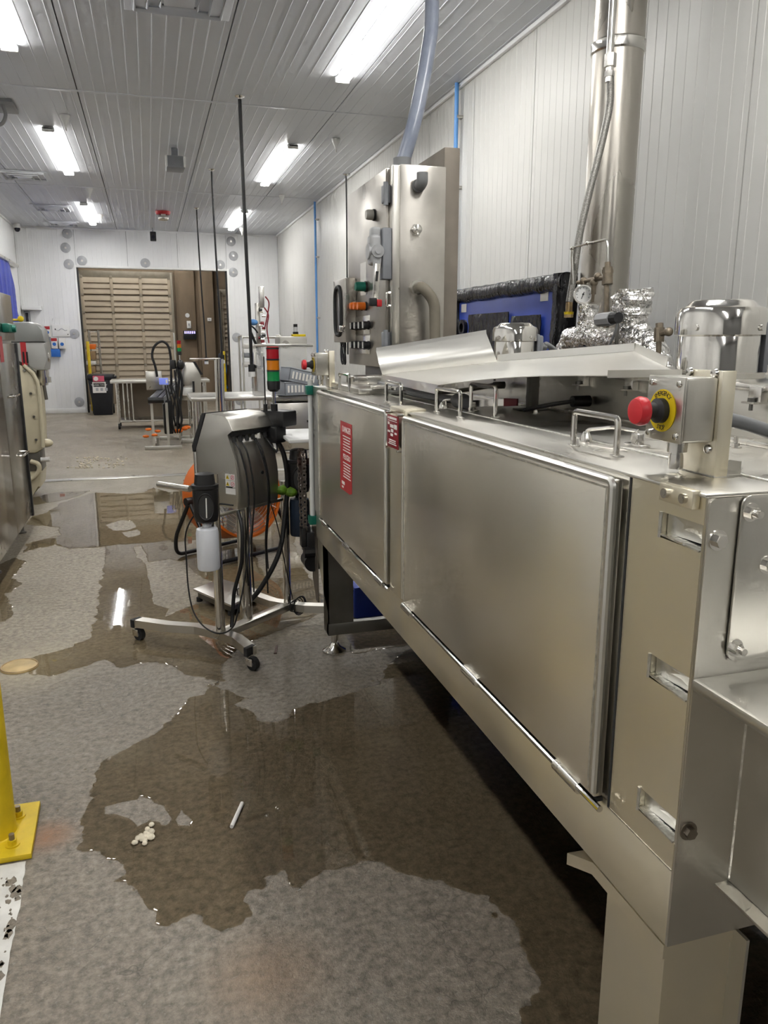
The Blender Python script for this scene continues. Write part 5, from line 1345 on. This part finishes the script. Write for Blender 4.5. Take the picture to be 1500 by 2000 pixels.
# glove boxes and notice
def wallbox(u0, v0, u1, v1, name, label, cat, d=.10, top=None, dot=None, m='print_white', group=None):
    p0, p1 = atY(u0, v0, YF-d), atY(u1, v1, YF-d)
    t = root(name, label, cat, ((p0.x+p1.x)/2, YF-d/2, p1.z), group=group)
    part(G().box(p0.x, p1.x, YF-d, YF-.004, p1.z, p0.z, .004), 'carton', m, t)
    if top: part(G().box(p0.x+.004, p1.x-.004, YF-d-.002, YF-d, p0.z-(p0.z-p1.z)*.3, p0.z-.004), 'band', top, t)
    if dot: part(G().lathe([(abs(p1.x-p0.x)*.30, 0), (abs(p1.x-p0.x)*.30, .003)], ((p0.x+p1.x)/2, YF-d, p1.z+(p0.z-p1.z)*.42), (0, -1, 0), 18), 'opening', dot, t)
    return t
wallbox(86, 637, 99, 658, 'glove_box', 'topmost glove box in the dispenser on the far wall, red and blue print', 'box', top='red_sticker', dot='print_blue', group='glove boxes on the far wall')
wallbox(88, 661, 97, 682, 'glove_box', 'lower left glove box in the dispenser, half hidden by the mixer', 'box', dot='print_blue', m='print_blue', group='glove boxes on the far wall')
wallbox(99, 660, 113, 681, 'glove_box', 'middle glove box in the dispenser with a red band and blue opening', 'box', top='red_sticker', dot='print_blue', group='glove boxes on the far wall')
wallbox(114, 660, 128, 681, 'glove_box', 'right hand glove box in the dispenser with a plain white face', 'box', dot='print_blue', group='glove boxes on the far wall')
bb = wallbox(99, 682, 118, 697, 'hairnet_box', 'blue box of hairnets under the glove boxes on the far wall', 'box', m='print_blue', group=None)
no = root('notice_board', 'white laminated notice with faint grey print beside the glove boxes', 'notice', (-1.75, YF-.02, 1.6))
p0, p1 = atY(101, 634, YF-.03), atY(137, 657, YF-.03)
part(G().box(p0.x, p1.x, YF-.03, YF-.004, p1.z, p0.z, .003), 'board', 'white_plastic', no)
def squig(u, v): return V((p0.x+.07+(p1.x-p0.x-.12)*u, YF-.032, p0.z-.10-.02*math.sin(u*9)-.012*v))
part(G().tube([squig(i/12, 0) for i in range(13)], .006, 5), 'print_line', 'frosted', no)
part(G().box(p1.x-.05, p1.x-.03, YF-.032, YF-.03, p1.z+.03, p1.z+.05), 'print_mark', 'print_black', no)
part(G().box(p0.x+.05, p0.x+.07, YF-.032, YF-.03, p0.z-.11, p0.z-.08), 'print_mark', 'print_black', no)
# ================================================================ rubbish bin by the opening
by = 17.15
Pb = lambda u, v: atY(u, v, by)
bn_ = root('rubbish_bin', 'black wheeled rubbish bin with a white notice beside the opening', 'bin', (-1.0, by+.25, 0))
x0, x1 = Pb(173, 760).x, Pb(221, 760).x; zt = Pb(195, 730).z
g = G(); g.prism([(x0+.06, by+.03, 0), (x1-.05, by+.03, 0), (x1, by, zt-.12), (x0, by, zt-.12)], (0, .55, 0), .02); part(g, 'body', 'bin_black', bn_)
part(G().box(x0-.02, x1+.03, by-.03, by+.58, zt-.13, zt-.02, .03).box(x1-.02, x1+.07, by+.05, by+.5, zt-.11, zt-.05, .02), 'lid', 'bin_black', bn_)
for xx in (x0+.05, x1-.05): part(G().cyl((xx-.03, by+.48, .10), (xx+.03, by+.48, .10), .10, n=20), 'wheel', 'rubber', bn_)
p0, p1 = Pb(180, 746), Pb(208, 767)
nt_ = part(G().box(p0.x, p1.x, by-.016, by-.006, p1.z, p0.z), 'notice', 'print_white', bn_, label='white notice reading TRASH ONLY')
part(G().box(p0.x+.02, p1.x-.02, by-.0175, by-.016, p0.z-.10, p0.z-.03), 'band', 'print_black', nt_)
lettering('TRASH ONLY', 'lettering', 'print_white', nt_, ((p0.x+p1.x)/2, by-.0185, p0.z-.065), (1, 0, 0), (0, 0, 1), .052)
for i in range(3): part(G().box(p0.x+.06+.09*i, p0.x+.11+.09*i, by-.0175, by-.016, p1.z+.04, p1.z+.10), 'icon', 'frosted', nt_)
p0, p1 = Pb(181, 734), Pb(204, 745)
st2 = part(G().box(p0.x, p1.x, by-.045, by-.035, p1.z, p0.z), 'pink_sticker', 'print_pink', bn_)
part(G().cyl((p0.x+.06, by-.046, (p0.z+p1.z)/2), (p0.x+.06, by-.05, (p0.z+p1.z)/2), .045, n=16), 'emblem', 'print_white', st2)

# ================================================================ steel cart
cy = 14.3
ct_ = root('utility_cart', 'long stainless steel table cart on casters in front of the dock door', 'cart', (.1, cy+.3, 0))
xa_, xb_ = -.68, 1.0
part(G().box(xa_, xb_, cy-.05, cy+.65, .795, .845, .006), 'table_top', 'pale_steel', ct_)
part(G().box(xa_+.10, xb_-.06, cy+.0, cy+.6, .115, .15, .006), 'lower_shelf', 'steel', ct_)
part(G().box(xa_+.12, xb_-.06, cy+.58, cy+.60, .14, .80), 'back_panel', 'brown_board', ct_)
for x in (xa_+.10, xb_-.08):
    for y in (cy, cy+.58):
        part(G().cyl((x, y, .12), (x, y, .80), .019, n=12), 'leg', 'steel_bright', ct_)
        c_ = part(G().box(x-.015, x+.015, y-.02, y+.03, .06, .12, .004), 'caster', 'steel', ct_)
        part(G().cyl((x-.016, y+.01, .055), (x+.016, y+.01, .055), .055, n=18), 'wheel', 'rubber', c_)
for i in range(3):
    x = xa_+.20+.07*i; part(G().cyl((x, cy+.25, .14), (x, cy+.25, .80), .014, n=10), 'rail_bar', 'steel_bright', ct_)

# ================================================================ bread rack and boxes left of the dock door
ry = 18.9
rk = root('wire_rack', 'tall chrome rack with cardboard boxes just inside the dock opening', 'rack', (-1.05, ry+.2, 0))
rx0, rx1 = atY(172, 640, ry).x, atY(190, 640, ry).x
for x in (rx0, rx1):
    for y in (ry, ry+.45): part(G().cyl((x, y, 0), (x, y, 1.75), .014, n=8), 'upright', 'steel_bright', rk)
for z_ in (.25, .62, .98, 1.34, 1.70): part(G().box(rx0, rx1, ry, ry+.45, z_, z_+.02), 'shelf', 'steel_bright', rk)
for i, (v0, v1, m_) in enumerate(((672, 682, 'orange'), (686, 702, 'cardboard'), (705, 712, 'print_white'), (715, 728, 'cardboard'))):
    p0, p1 = atY(170, v0, ry), atY(187, v1, ry)
    single(G().box(p0.x-.02, p1.x, ry-.03, ry+.35, p1.z, p0.z, .008), 'carton', m_, ('orange carton on the top of the wire rack by the dock door', 'brown carton on the upper shelf of the wire rack', 'white carton on the middle shelf of the wire rack', 'brown carton on the lowest shelf of the wire rack')[i], 'box', 'cartons on the wire rack')
single(G().box(-1.30, -1.24, 18.3, 18.36, 0, 1.5, .006), 'guard_post', 'yellow_paint', 'thin yellow guard post inside the left jamb of the opening', 'post')
single(G().box(1.60, 1.66, 18.3, 18.36, 0, 1.28, .006), 'guard_post', 'yellow_paint', 'thin yellow guard post inside the right jamb of the opening', 'post')
# bug light, controls on the lobby wall
bz = root('insect_light', 'dark insect light glowing violet on the brown lobby wall', 'light', (1.0, D2-.2, 1.5))
p0, p1 = atY(358, 646, D2-.25), atY(384, 663, D2-.25)
part(G().box(p0.x, p1.x, D2-.25, D2-.10, p1.z, p0.z, .01), 'casing', 'black_plastic', bz)
for i in range(6):
    x = p0.x+.04+(p1.x-p0.x-.08)*i/5; part(G().box(x-.014, x+.014, D2-.256, D2-.25, p0.z-.07, p0.z-.01), 'slot', 'purple_glow', bz)
t = root('wall_switch', 'pale switch plate on the brown lobby wall above the insect light', 'switch', (1.05, D2-.12, 1.9))
p = atY(369, 634, D2-.11); part(G().box(p.x-.05, p.x+.05, D2-.13, D2-.102, p.z-.09, p.z+.09, .006), 'plate', 'white_plastic', t); part(G().box(p.x-.012, p.x+.012, D2-.145, D2-.13, p.z-.03, p.z+.03, .003), 'toggle', 'grey_plastic', t)
t = root('wall_socket', 'small pale socket plate high on the lobby pillar', 'socket', (1.4, D2-.16, 2.0))
p = atY(409, 624, D2-.15); part(G().box(p.x-.05, p.x+.05, D2-.165, D2-.142, p.z-.04, p.z+.04, .004), 'plate', 'white_plastic', t); part(G().box(p.x-.02, p.x+.02, D2-.168, D2-.165, p.z-.015, p.z+.015), 'outlet', 'frosted', t)
p = atY(366, 616, D2-.12); t = root('wall_clip', 'pale oval label on the lobby wall near the switch', 'label', (p.x, D2-.12, p.z)); part(G().lathe([(.055, 0), (.05, .012), (0, .014)], (p.x, D2-.102, p.z), (0, -1, 0), 16), 'disc', 'white_plastic', t)
# dark equipment on the right inside the lobby
ly = 18.6
eq = root('pallet_jack', 'dark blue pallet truck parked at the right of the dock opening', 'pallet truck', (1.35, ly+.2, 0))
p0, p1 = atY(428, 690, ly), atY(446, 765, ly)
part(G().box(p0.x, p1.x, ly, ly+.4, p1.z, p0.z, .05), 'body', 'leaf_dark', eq)
part(G().box(p0.x, p1.x-.02, ly+.05, ly+.35, .05, p1.z+.02, .02), 'chassis', 'bin_black', eq)
part(G().tube(spline([(p0.x+.1, ly-.02, p0.z-.1), (p0.x+.14, ly-.03, p0.z-.4), (p0.x+.06, ly-.03, p0.z-.6), (p0.x+.16, ly-.03, p0.z-.8)]), .02, 8), 'hose', 'print_blue', eq)
for s_ in (.05, .3): part(G().cyl((p0.x+.05, ly+s_, .05), (p1.x-.05, ly+s_, .05), .05, n=16), 'wheel', 'rubber', eq)

# ================================================================ second coding machine with a belt conveyor
ky = 11.4
K = lambda u, v: atY(u, v, ky)
cv = root('belt_conveyor', 'narrow grey belt conveyor on steel legs in the middle of the room', 'conveyor', (.2, ky+.4, 0))
bx0, bx1 = K(293, 790).x, K(318, 790).x
def belt_pt(dx, y, dz): return (dx+.16*(y-ky), y, .735+.08*(y-ky)+dz)
g = G()
for i in range(2):
    xa2, xb2 = (bx0, bx0+.10) if i == 0 else (bx0+.115, bx1)
    g.prism([belt_pt(xa2, ky-.02, -.04), belt_pt(xb2, ky-.02, -.04), belt_pt(xb2, ky+1.5, -.04), belt_pt(xa2, ky+1.5, -.04)], (0, 0, .05), .004)
part(g, 'belt', 'belt', cv)
part(G().prism([belt_pt(bx0-.015, ky-.02, -.09), belt_pt(bx0, ky-.02, -.09), belt_pt(bx0, ky+1.5, -.09), belt_pt(bx0-.015, ky+1.5, -.09)], (0, 0, .085)), 'side_rail', 'grey_plastic', cv)
part(G().prism([belt_pt(bx1, ky-.02, -.09), belt_pt(bx1+.015, ky-.02, -.09), belt_pt(bx1+.015, ky+1.5, -.09), belt_pt(bx1, ky+1.5, -.09)], (0, 0, .085)), 'side_rail', 'grey_plastic', cv)
part(G().cyl(belt_pt(bx0-.02, ky-.03, -.03), belt_pt(bx1+.02, ky-.03, -.03), .042, n=16), 'roller', 'black_plastic', cv)
for x in (bx0+.01, bx1+.04):
    for y in (ky+.05, ky+1.2):
        part(G().box(x-.018+.19*(y-ky), x+.018+.19*(y-ky), y-.018, y+.018, .05, .66), 'leg', 'pale_steel', cv)
for y in (ky+.05, ky+1.2): part(G().box(bx0-.12+.19*(y-ky), bx1+.22+.19*(y-ky), y-.03, y+.03, .0, .05, .004), 'foot_bar', 'pale_steel', cv)
part(G().box(bx0+.02, bx0+.06, ky+.05, ky+1.4, .085, .125, .004), 'stretcher', 'pale_steel', cv)
part(G().box(bx1+.0, bx1+.13, ky+.15, ky+.55, .20, .68, .02), 'drive_cover', 'black_plastic', cv)
for i in range(4):
    part(G().tube(spline([(bx1+.05+.03*i, ky+.1, .9), (bx1+.08+.05*i, ky+.05, .6), (bx1+.06+.06*i, ky+.05, .35), (bx1+.12+.03*i, ky+.1, .22)]), .012, 6), 'cable', 'cable', cv)
for i, (u, v) in enumerate(((290, 838), (285, 852), (302, 850), (308, 843))):
    p = K(u, v); part(G().ball((p.x, ky-.05+.04*i, max(.03, p.z)), .035, (1.3, 1, .6)), 'orange_cap', 'orange', cv)
for i, (u, v) in enumerate(((352, 846), (362, 842), (368, 840), (346, 848))):
    p = K(u, v); part(G().ball((p.x, ky+.3+.04*i, max(.03, p.z)), .04, (1.3, 1, .7)), 'orange_cap', 'orange', cv)
# pole with scanner, stack light and touch panel
pk = root('coder_stand', 'second coding machine on a stand with a small stack light behind the conveyor', 'machine', (.45, ky+.5, 0))
def Kz(u, v): return K(u, v)+V((0, .5, 0))
ky2 = ky+.6; K2 = lambda u, v: atY(u, v, ky2)
hp_ = [K2(u, v) for u, v in ((362, 708), (378, 708), (392, 732), (394, 782), (356, 782), (352, 745))]
part(G().prism([(p.x, ky2, p.z) for p in hp_], (0, .35, 0), .006), 'housing', 'steel', pk)
q_ = [K2(u, v) for u, v in ((378, 707), (382, 707), (396, 731), (392, 733))]
part(G().prism([(p.x, ky2-.005, p.z) for p in q_], (0, .36, 0)), 'gasket', 'rubber', pk)
for u in (370, 382, 392):
    p = K2(u, 790); part(G().cyl((p.x, ky2+.1, .05), (p.x, ky2+.1, p.z+.1), .018, n=10), 'post', 'steel_bright', pk)
part(G().box(K2(355, 850).x, K2(400, 850).x, ky2+.02, ky2+.2, .0, .06, .004), 'foot_bar', 'pale_steel', pk)
p = K2(367, 765); part(G().box(p.x-.09, p.x+.09, ky2-.14, ky2-.01, p.z-.05, p.z+.06, .01), 'label_roll', 'white_plastic', pk)
p = K2(377, 757); part(G().cyl((p.x, ky2-.16, p.z-.06), (p.x, ky2-.16, p.z+.10), .016, n=10), 'black_handle', 'rubber', pk)
p0, p1 = K2(284, 726), K2(318, 762)
part(G().box(p0.x, p1.x, ky2+.1, ky2+.25, p1.z, p0.z, .008), 'control_box', 'steel', pk)
p0, p1 = K2(310, 737), K2(328, 749)
sc_ = part(G().box(p0.x, p1.x, ky2-.3, ky2-.22, p1.z, p0.z, .006), 'touch_panel', 'screen_blue', pk)
part(G().box(p0.x+.09, p1.x-.01, ky2-.305, ky2-.3, p1.z+.02, p0.z-.02), 'screen_window', 'print_white', sc_)
p = K2(343, 720); part(G().cyl((p.x, ky2-.1, .06), (p.x, ky2-.1, K2(343, 650).z), .013, n=10), 'pole', 'steel_bright', pk)
p0, p1 = K2(331, 703), K2(341, 720); part(G().box(p0.x, p1.x, ky2-.2, ky2-.08, p1.z, p0.z, .008), 'scanner', 'black_plastic', pk)
p = K2(352, 712); part(G().ball((p.x, ky2-.15, p.z), .055, (1, 1, 1.3), 14, 10), 'printhead', 'black_plastic', pk)
x_ = K2(350, 690).x; zz0 = K2(350, 693).z
part(G().cyl((x_, ky2-.12, K2(350, 705).z), (x_, ky2-.12, zz0), .010, n=8), 'stack_light_pole', 'steel_bright', pk)
for i, m_ in enumerate(('black_plastic', 'green_lens', 'orange_lens', 'red_lens')):
    part(G().cyl((x_, ky2-.12, zz0+i*.052), (x_, ky2-.12, zz0+i*.052+.05), .030, n=14), 'stack_light_lens', m_, pk)
part(G().tube(spline([K2(307, 736), K2(303, 715), K2(297, 695), K2(302, 676), (K2(316, 667)), K2(328, 675), K2(333, 695), K2(334, 720), K2(335, 770)], 6), .018, 10), 'umbilical', 'cable', pk)
for i, us in enumerate((((345, 715), (349, 740), (346, 770), (350, 800), (344, 830)), ((350, 720), (355, 750), (351, 790), (354, 820), (346, 838)), ((340, 722), (343, 760), (338, 800), (342, 830)))):
    part(G().tube(spline([K2(u, v)+V((0, -.15, 0)) for u, v in us]), .018 if i < 2 else .012, 8), 'cable', 'cable', pk)

# ================================================================ packing table with clear guard, post and steel cabinet
ty = 8.0
T = lambda u, v: atY(u, v, ty)
tb2 = root('packing_table', 'long stainless packing table beyond the coding machine', 'table', (1.0, ty+.4, 0))
xa3, xb3 = T(372, 775).x, 2.0
part(G().box(xa3, xb3, ty-.05, ty+.75, .925, .965, .006), 'table_top', 'pale_steel', tb2)
part(G().box(xa3+.3, xb3-.05, ty, ty+.7, .36, .39, .004), 'under_shelf', 'steel', tb2)
for x in (xa3+.06, T(455, 800).x, xb3-.06):
    for y in (ty, ty+.68): part(G().cyl((x, y, 0), (x, y, .93), .019, n=12), 'leg', 'steel_bright', tb2)
part(G().box(T(430, 770).x, T(600, 770).x, ty-.04, ty-.034, .965, 1.02), 'glass_edge', 'acrylic', tb2)
sp = root('steel_post', 'thick round stainless post rising beside the packing table', 'post', (.63, ty-.2, 0))
part(G().cyl((.63, ty-.2, .02), (.645, ty-.2, 1.345), .045, n=20), 'post', 'steel_polish', sp)
part(G().box(.53, .74, ty-.3, ty-.1, 0, .02, .004), 'base', 'steel', sp)
part(G().box(T(368, 699).x, .66, ty-.215, ty-.19, 1.335, 1.355, .004), 'top_rail', 'steel_bright', sp)
kb = root('steel_locker', 'low stainless cabinet with black handles under the packing table', 'cabinet', (1.45, ty+.3, .39))
p0, p1 = T(537, 787), T(612, 858)
part(G().box(p0.x, p1.x+.15, ty-.02, ty+.6, .40, p0.z, .01), 'body', 'steel', kb)
for u in (551, 604):
    p = T(u, 822); part(G().box(p.x-.03, p.x+.035, ty-.045, ty-.02, p.z-.012, p.z+.012, .004), 'handle', 'black_plastic', kb)
# filling machine on the table
fm = root('filling_machine', 'tall steel filling machine with clear guard on the packing table', 'machine', (1.15, ty+.2, .965))
p0, p1 = T(497, 688), T(520, 775); part(G().box(p0.x, p1.x, ty+.1, ty+.3, .966, p0.z, .006), 'column', 'steel', fm)
p0, p1 = T(504, 590), T(516, 690); part(G().box(p0.x, p1.x, ty+.2, ty+.26, p1.z-.05, p0.z, .004), 'mast', 'steel', fm)
p0, p1 = T(510, 557), T(521, 600); part(G().box(p0.x, p1.x, ty+.15, ty+.22, p1.z, p0.z, .006), 'cylinder', 'pale_steel', fm)
for i in range(14):
    p = T(511+8*rnd.random(), 600+75*rnd.random()); part(G().cyl((p.x-.015, ty+.13, p.z), (p.x+.02, ty+.13, p.z), .012+.008*rnd.random(), n=10), 'fitting', ('steel_polish', 'red_dark', 'black_plastic', 'steel_bright')[i % 4], fm)
for us in (((521, 578), (528, 590), (526, 610), (520, 640)), ((519, 600), (527, 615), (524, 640), (528, 670))): part(G().tube(spline([T(u, v)+V((0, .1, 0)) for u, v in us]), .007, 6), 'hose', 'red_dark', fm)
p = T(498, 629); part(G().ball((p.x, ty+.12, p.z), .035, (1.3, 1, .9)), 'blue_valve', 'blue_pipe', fm)
part(G().tube(spline([T(493, 636)+V((0, .1, 0)), T(500, 642)+V((0, .1, 0)), T(506, 650)+V((0, .1, 0))]), .009, 6), 'hose', 'cable', fm)
p0, p1 = T(500, 676), T(612, 760)
part(G().box(p0.x, p1.x, ty-.02, ty-.012, 1.02, p0.z, 0), 'guard_panel', 'acrylic', fm)
part(G().box(p0.x, p0.x+.008, ty-.02, ty+.5, 1.02, p0.z, 0), 'guard_panel', 'acrylic', fm)
part(G().box(p0.x-.02, p1.x, ty-.03, ty-.01, p0.z-.005, p0.z+.02, .003), 'guard_rail', 'pale_steel', fm)
p0, p1 = T(555, 657), T(612, 745)
bxm = root('beige_control_box', 'pale beige control box behind the clear guard on the packing table', 'control box', (1.45, ty+.5, .965))
part(G().box(p0.x, p1.x, ty+.3, ty+.62, .966, p0.z, .012), 'case', 'beige_box', bxm)
part(G().cyl((p0.x+.06, ty+.298, p0.z-.08), (p0.x+.06, ty+.29, p0.z-.08), .04, n=18), 'fan_vent', 'steel', bxm)
p = T(591, 655); part(G().cyl((p.x, ty+.4, p0.z), (p.x, ty+.4, p0.z+.05), .03, n=12), 'beacon_base', 'black_plastic', bxm)
part(G().cyl((p.x, ty+.4, p0.z+.05), (p.x, ty+.4, p0.z+.10), .022, n=12), 'beacon_lens', 'frosted', bxm); part(G().cyl((p.x, ty+.4, p0.z+.10), (p.x, ty+.4, p0.z+.13), .022, n=12), 'beacon_cap', 'black_plastic', bxm)
part(G().box(p.x-.04, p.x+.10, ty+.35, ty+.45, p0.z+.0, p0.z+.025, .004), 'yellow_bar', 'yellow', bxm)
# grey crates
def crate(px, tilt, label):
    p = T(px[0], px[1]); t = root('stacking_crate', label, 'crate', (p.x, ty-.02, p.z), 0, 'grey crates on the packing table', local=True)
    t.rotation_euler = (0, tilt, R(18))
    w, d, h = .34, .30, .13
    for nm, b in (('floor_panel', (-w/2, w/2, -d/2, d/2, 0, .01)), ('side_panel', (-w/2, w/2, -d/2, -d/2+.012, .01, h)), ('side_panel', (-w/2, w/2, d/2-.012, d/2, .01, h)), ('end_panel', (-w/2, -w/2+.012, -d/2, d/2, .01, h)), ('end_panel', (w/2-.012, w/2, -d/2, d/2, .01, h))):
        part(G().box(*b, .003), nm, 'crate_grey', t)
    part(G().tube([(-w/2, -d/2, h), (w/2, -d/2, h), (w/2, d/2, h), (-w/2, d/2, h)], .008, 6, True), 'rim', 'crate_grey', t)
    for i in range(7): part(G().box(-w/2+.03+.04*i, -w/2+.05+.04*i, -d/2-.003, -d/2, .03, h-.03), 'slot', 'print_white', t)
crate((572, 770), 0, 'lower grey plastic crate on the packing table')
crate((578, 748), R(12), 'upper grey plastic crate tilted on top of the other')
# wire trolley by the right wall
wt = root('wire_trolley', 'pale wire trolley with folded sheets behind the filling machine', 'trolley', (1.5, 11.0, 0))
wy = 10.6; Wt = lambda u, v: atY(u, v, wy)
p0, p1 = Wt(473, 656), Wt(552, 780)
for x in (p0.x, (p0.x+p1.x)/2, p1.x): part(G().tube(rounded([(x-.0, wy, .1), (x, wy, p0.z), (x+.01, wy+.5, p0.z), (x+.01, wy+.5, .1)], .08), .014, 8), 'frame_hoop', 'pale_steel', wt)
part(G().tube([(p0.x, wy, p0.z-.02), (p1.x, wy, p0.z-.02)], .014, 8), 'top_bar', 'pale_steel', wt)
part(G().box(p0.x, p1.x, wy+.02, wy+.5, .22, .25, .004), 'deck', 'steel', wt)
for i, v in enumerate((672, 690, 708)): q = Wt(478, v); part(G().box(q.x, q.x+.22, wy+.05, wy+.4, q.z-.06, q.z, .01), 'folded_sheet', ('print_white', 'grey_plastic', 'print_white')[i], wt)
for x in (p0.x, p1.x):
    for y in (wy+.03, wy+.47): part(G().cyl((x-.02, y, .05), (x+.02, y, .05), .05, n=14).cyl((x, y, .05), (x, y, .22), .012, n=8), 'caster', 'rubber', wt)
# blue tote under the oven
single(G().box(1.0, 1.5, 3.95, 4.3, .001, .19, .02), 'blue_tote', 'blue_sheet', 'low blue plastic tote seen under the far end of the oven', 'tote')
# ================================================================ hanging power cords
def cord(x, y, zend, label, r=.012, plug=True, loop=0, sway=.05):
    t = root('power_cord', label, 'cord', (x, y, zend), group='power cords hanging from the ceiling')
    pts_ = [(x, y, ZC-.03), (x+.002, y, ZC-.6), (x+sway*.4, y, 2.4), (x+sway*.9, y, 1.7), (x+sway, y, zend+.12)]
    part(G().tube(spline(pts_), r, 8), 'cable', 'cable', t)
    part(G().lathe([(.045, 0), (.045, .006), (.018, .02), (.014, .03)], (x, y, ZC-.0005), (0, 0, -1), 16), 'ceiling_grip', 'steel_polish', t)
    if plug:
        part(G().cyl((x+sway, y, zend+.12), (x+sway, y, zend+.05), .034, n=14), 'connector', 'rubber', t)
        part(G().cyl((x+sway, y, zend+.05), (x+sway, y, zend), .036, n=14), 'connector_cap', 'white_plastic', t)
    if loop:
        part(G().tube(spline([(x+sway, y, zend+.45), (x+sway+.06, y, zend+.30), (x+sway+.11, y, zend+.16), (x+sway+.09, y, zend+.09), (x+sway, y, zend+.12)]), r*.8, 8), 'cable_loop', 'cable', t)
    return t
cord(.969, 8.05, 1.16, 'thick black power cord hanging nearest, ending over the coding machine', .017, loop=1, sway=.02)
cord(.958, 11.39, 1.20, 'black power cord hanging in the middle of the row over the conveyor', .013, sway=.03)
cord(.948, 14.66, 1.10, 'black power cord hanging furthest away before the opening', .013, sway=.04)
cord(2.778, 11.19, 1.20, 'thin black power cord hanging close to the right wall beside the cabinet', .011, False, sway=.0)

# ================================================================ ceiling fixtures
def vent(x, y, w, d, label):
    t = root('air_vent', label, 'vent', (x, y, ZC-.02), group='square ceiling vents')
    part(G().box(x-w/2, x+w/2, y-d/2, y+d/2, ZC-.012, ZC-.004, .004), 'frame', 'ceiling_white', t)
    for i in range(3):
        k_ = .82-.24*i; a, b = w/2*k_, d/2*k_
        g = G(); g.tube([(x-a, y-b, ZC-.02-.010*i), (x+a, y-b, ZC-.02-.010*i), (x+a, y+b, ZC-.02-.010*i), (x-a, y+b, ZC-.02-.010*i)], .016, 4, True)
        part(g, 'louvre', 'ceiling_white', t)
    part(G().box(x-w*.14, x+w*.14, y-d*.14, y+d*.14, ZC-.045, ZC-.012, .004), 'core', 'ceiling_white', t)
    return t
vent(.34, 5.95, .72, .66, 'square white ceiling vent cut by the top edge of the photo')
vent(-1.52, 12.5, .66, .62, 'white ceiling vent by the left wall, nearest of the three')
vent(-1.46, 15.3, .66, .6, 'white ceiling vent by the left wall, middle of the three')
vent(-1.46, 17.2, .6, .55, 'white ceiling vent by the left wall, closest to the far wall')
def sprinkler(x, y, label):
    t = root('ceiling_sensor', label, 'sensor', (x, y, ZC-.1), group='small white cones under the ceiling')
    part(G().lathe([(.05, 0), (.05, .012), (.036, .05), (.018, .085), (.01, .115), (0, .118)], (x, y, ZC-.004), (0, 0, -1), 16), 'cone', 'white_plastic', t)
    part(G().cyl((x, y, ZC-.12), (x, y, ZC-.15), .006, n=8), 'tip', 'steel', t)
for x, y, w in ((2.2, 9.33, 'right of the lights, nearest'), (2.17, 13.0, 'right of the lights, halfway'), (1.98, 16.9, 'beside the last right hand light'), (-.68, 9.2, 'left of the aisle, nearest'), (-.72, 13.3, 'left of the aisle, halfway'), (-.70, 15.9, 'beside the last left hand light')):
    sprinkler(x, y, 'small white ceiling cone ' + w)
pr_ = root('ceiling_projector', 'boxy white device hanging below the middle of the ceiling', 'device', (.44, 10.36, ZC-.25))
part(G().box(.40, .48, 10.3, 10.42, ZC-.11, ZC-.004, .01), 'mount', 'grey_plastic', pr_)
part(G().box(.33, .55, 10.18, 10.48, ZC-.25, ZC-.11, .02), 'body', 'grey_plastic', pr_)
for s_ in (.335, .545): part(G().box(s_-.012, s_+.012, 10.17, 10.2, ZC-.24, ZC-.12, .004), 'lamp_strip', 'white_plastic', pr_)
ex = root('alarm_sounder', 'red topped alarm sounder under the ceiling near the far wall', 'alarm', (.39, 15.2, ZC-.2))
part(G().lathe([(.13, 0), (.13, .03), (.115, .055)], (.39, 15.2, ZC-.003), (0, 0, -1), 24), 'base', 'red', ex)
part(G().box(.30, .48, 15.12, 15.28, ZC-.16, ZC-.058, .03), 'horn', 'steel_bright', ex)
part(G().box(.35, .43, 15.11, 15.12, ZC-.085, ZC-.06, .002), 'white_mark', 'print_white', ex)
bx_ = root('ceiling_camera', 'small black camera hanging just before the far wall', 'camera', (.26, 17.4, ZC-.3))
zz1 = atY(299, 462, 17.4).z; xx1 = atY(299, 462, 17.4).x
part(G().cyl((xx1, 17.4, ZC-.002), (xx1, 17.4, zz1+.08), .014, n=10), 'stem', 'grey_plastic', bx_)
part(G().box(xx1-.06, xx1+.06, 17.32, 17.46, zz1-.09, zz1+.09, .015), 'body', 'black_plastic', bx_)
part(G().cyl((xx1, 17.32, zz1-.02), (xx1, 17.305, zz1-.02), .035, n=16), 'lens', 'lens_glass', bx_)
cc = root('dome_camera', 'white dome camera in the far left corner of the ceiling', 'camera', (-2.38, 17.5, ZC-.15))
part(G().cyl((-2.36, 17.6, ZC-.001), (-2.36, 17.6, ZC-.08), .06, n=16), 'mount', 'white_plastic', cc)
part(G().ball((-2.36, 17.6, ZC-.10), .055, u=16, v=10), 'dome', 'lens_glass', cc)
# dark bracket at the left edge
bk = root('ceiling_bracket', 'dark square plate with a hook under the ceiling at the left edge', 'bracket', (-1.40, 9.3, ZC-.05))
p = atZ(8, 208, ZC-.02)
part(G().box(p.x-.25, p.x+.10, p.y-.22, p.y+.22, ZC-.03, ZC-.004, .004), 'plate', 'grey_conduit', bk)
part(G().tube(spline([(p.x+.0, p.y-.1, ZC-.03), (p.x+.02, p.y-.1, ZC-.12), (p.x-.02, p.y-.1, ZC-.20), (p.x-.09, p.y-.1, ZC-.22)]), .018, 8), 'hook', 'grey_conduit', bk)
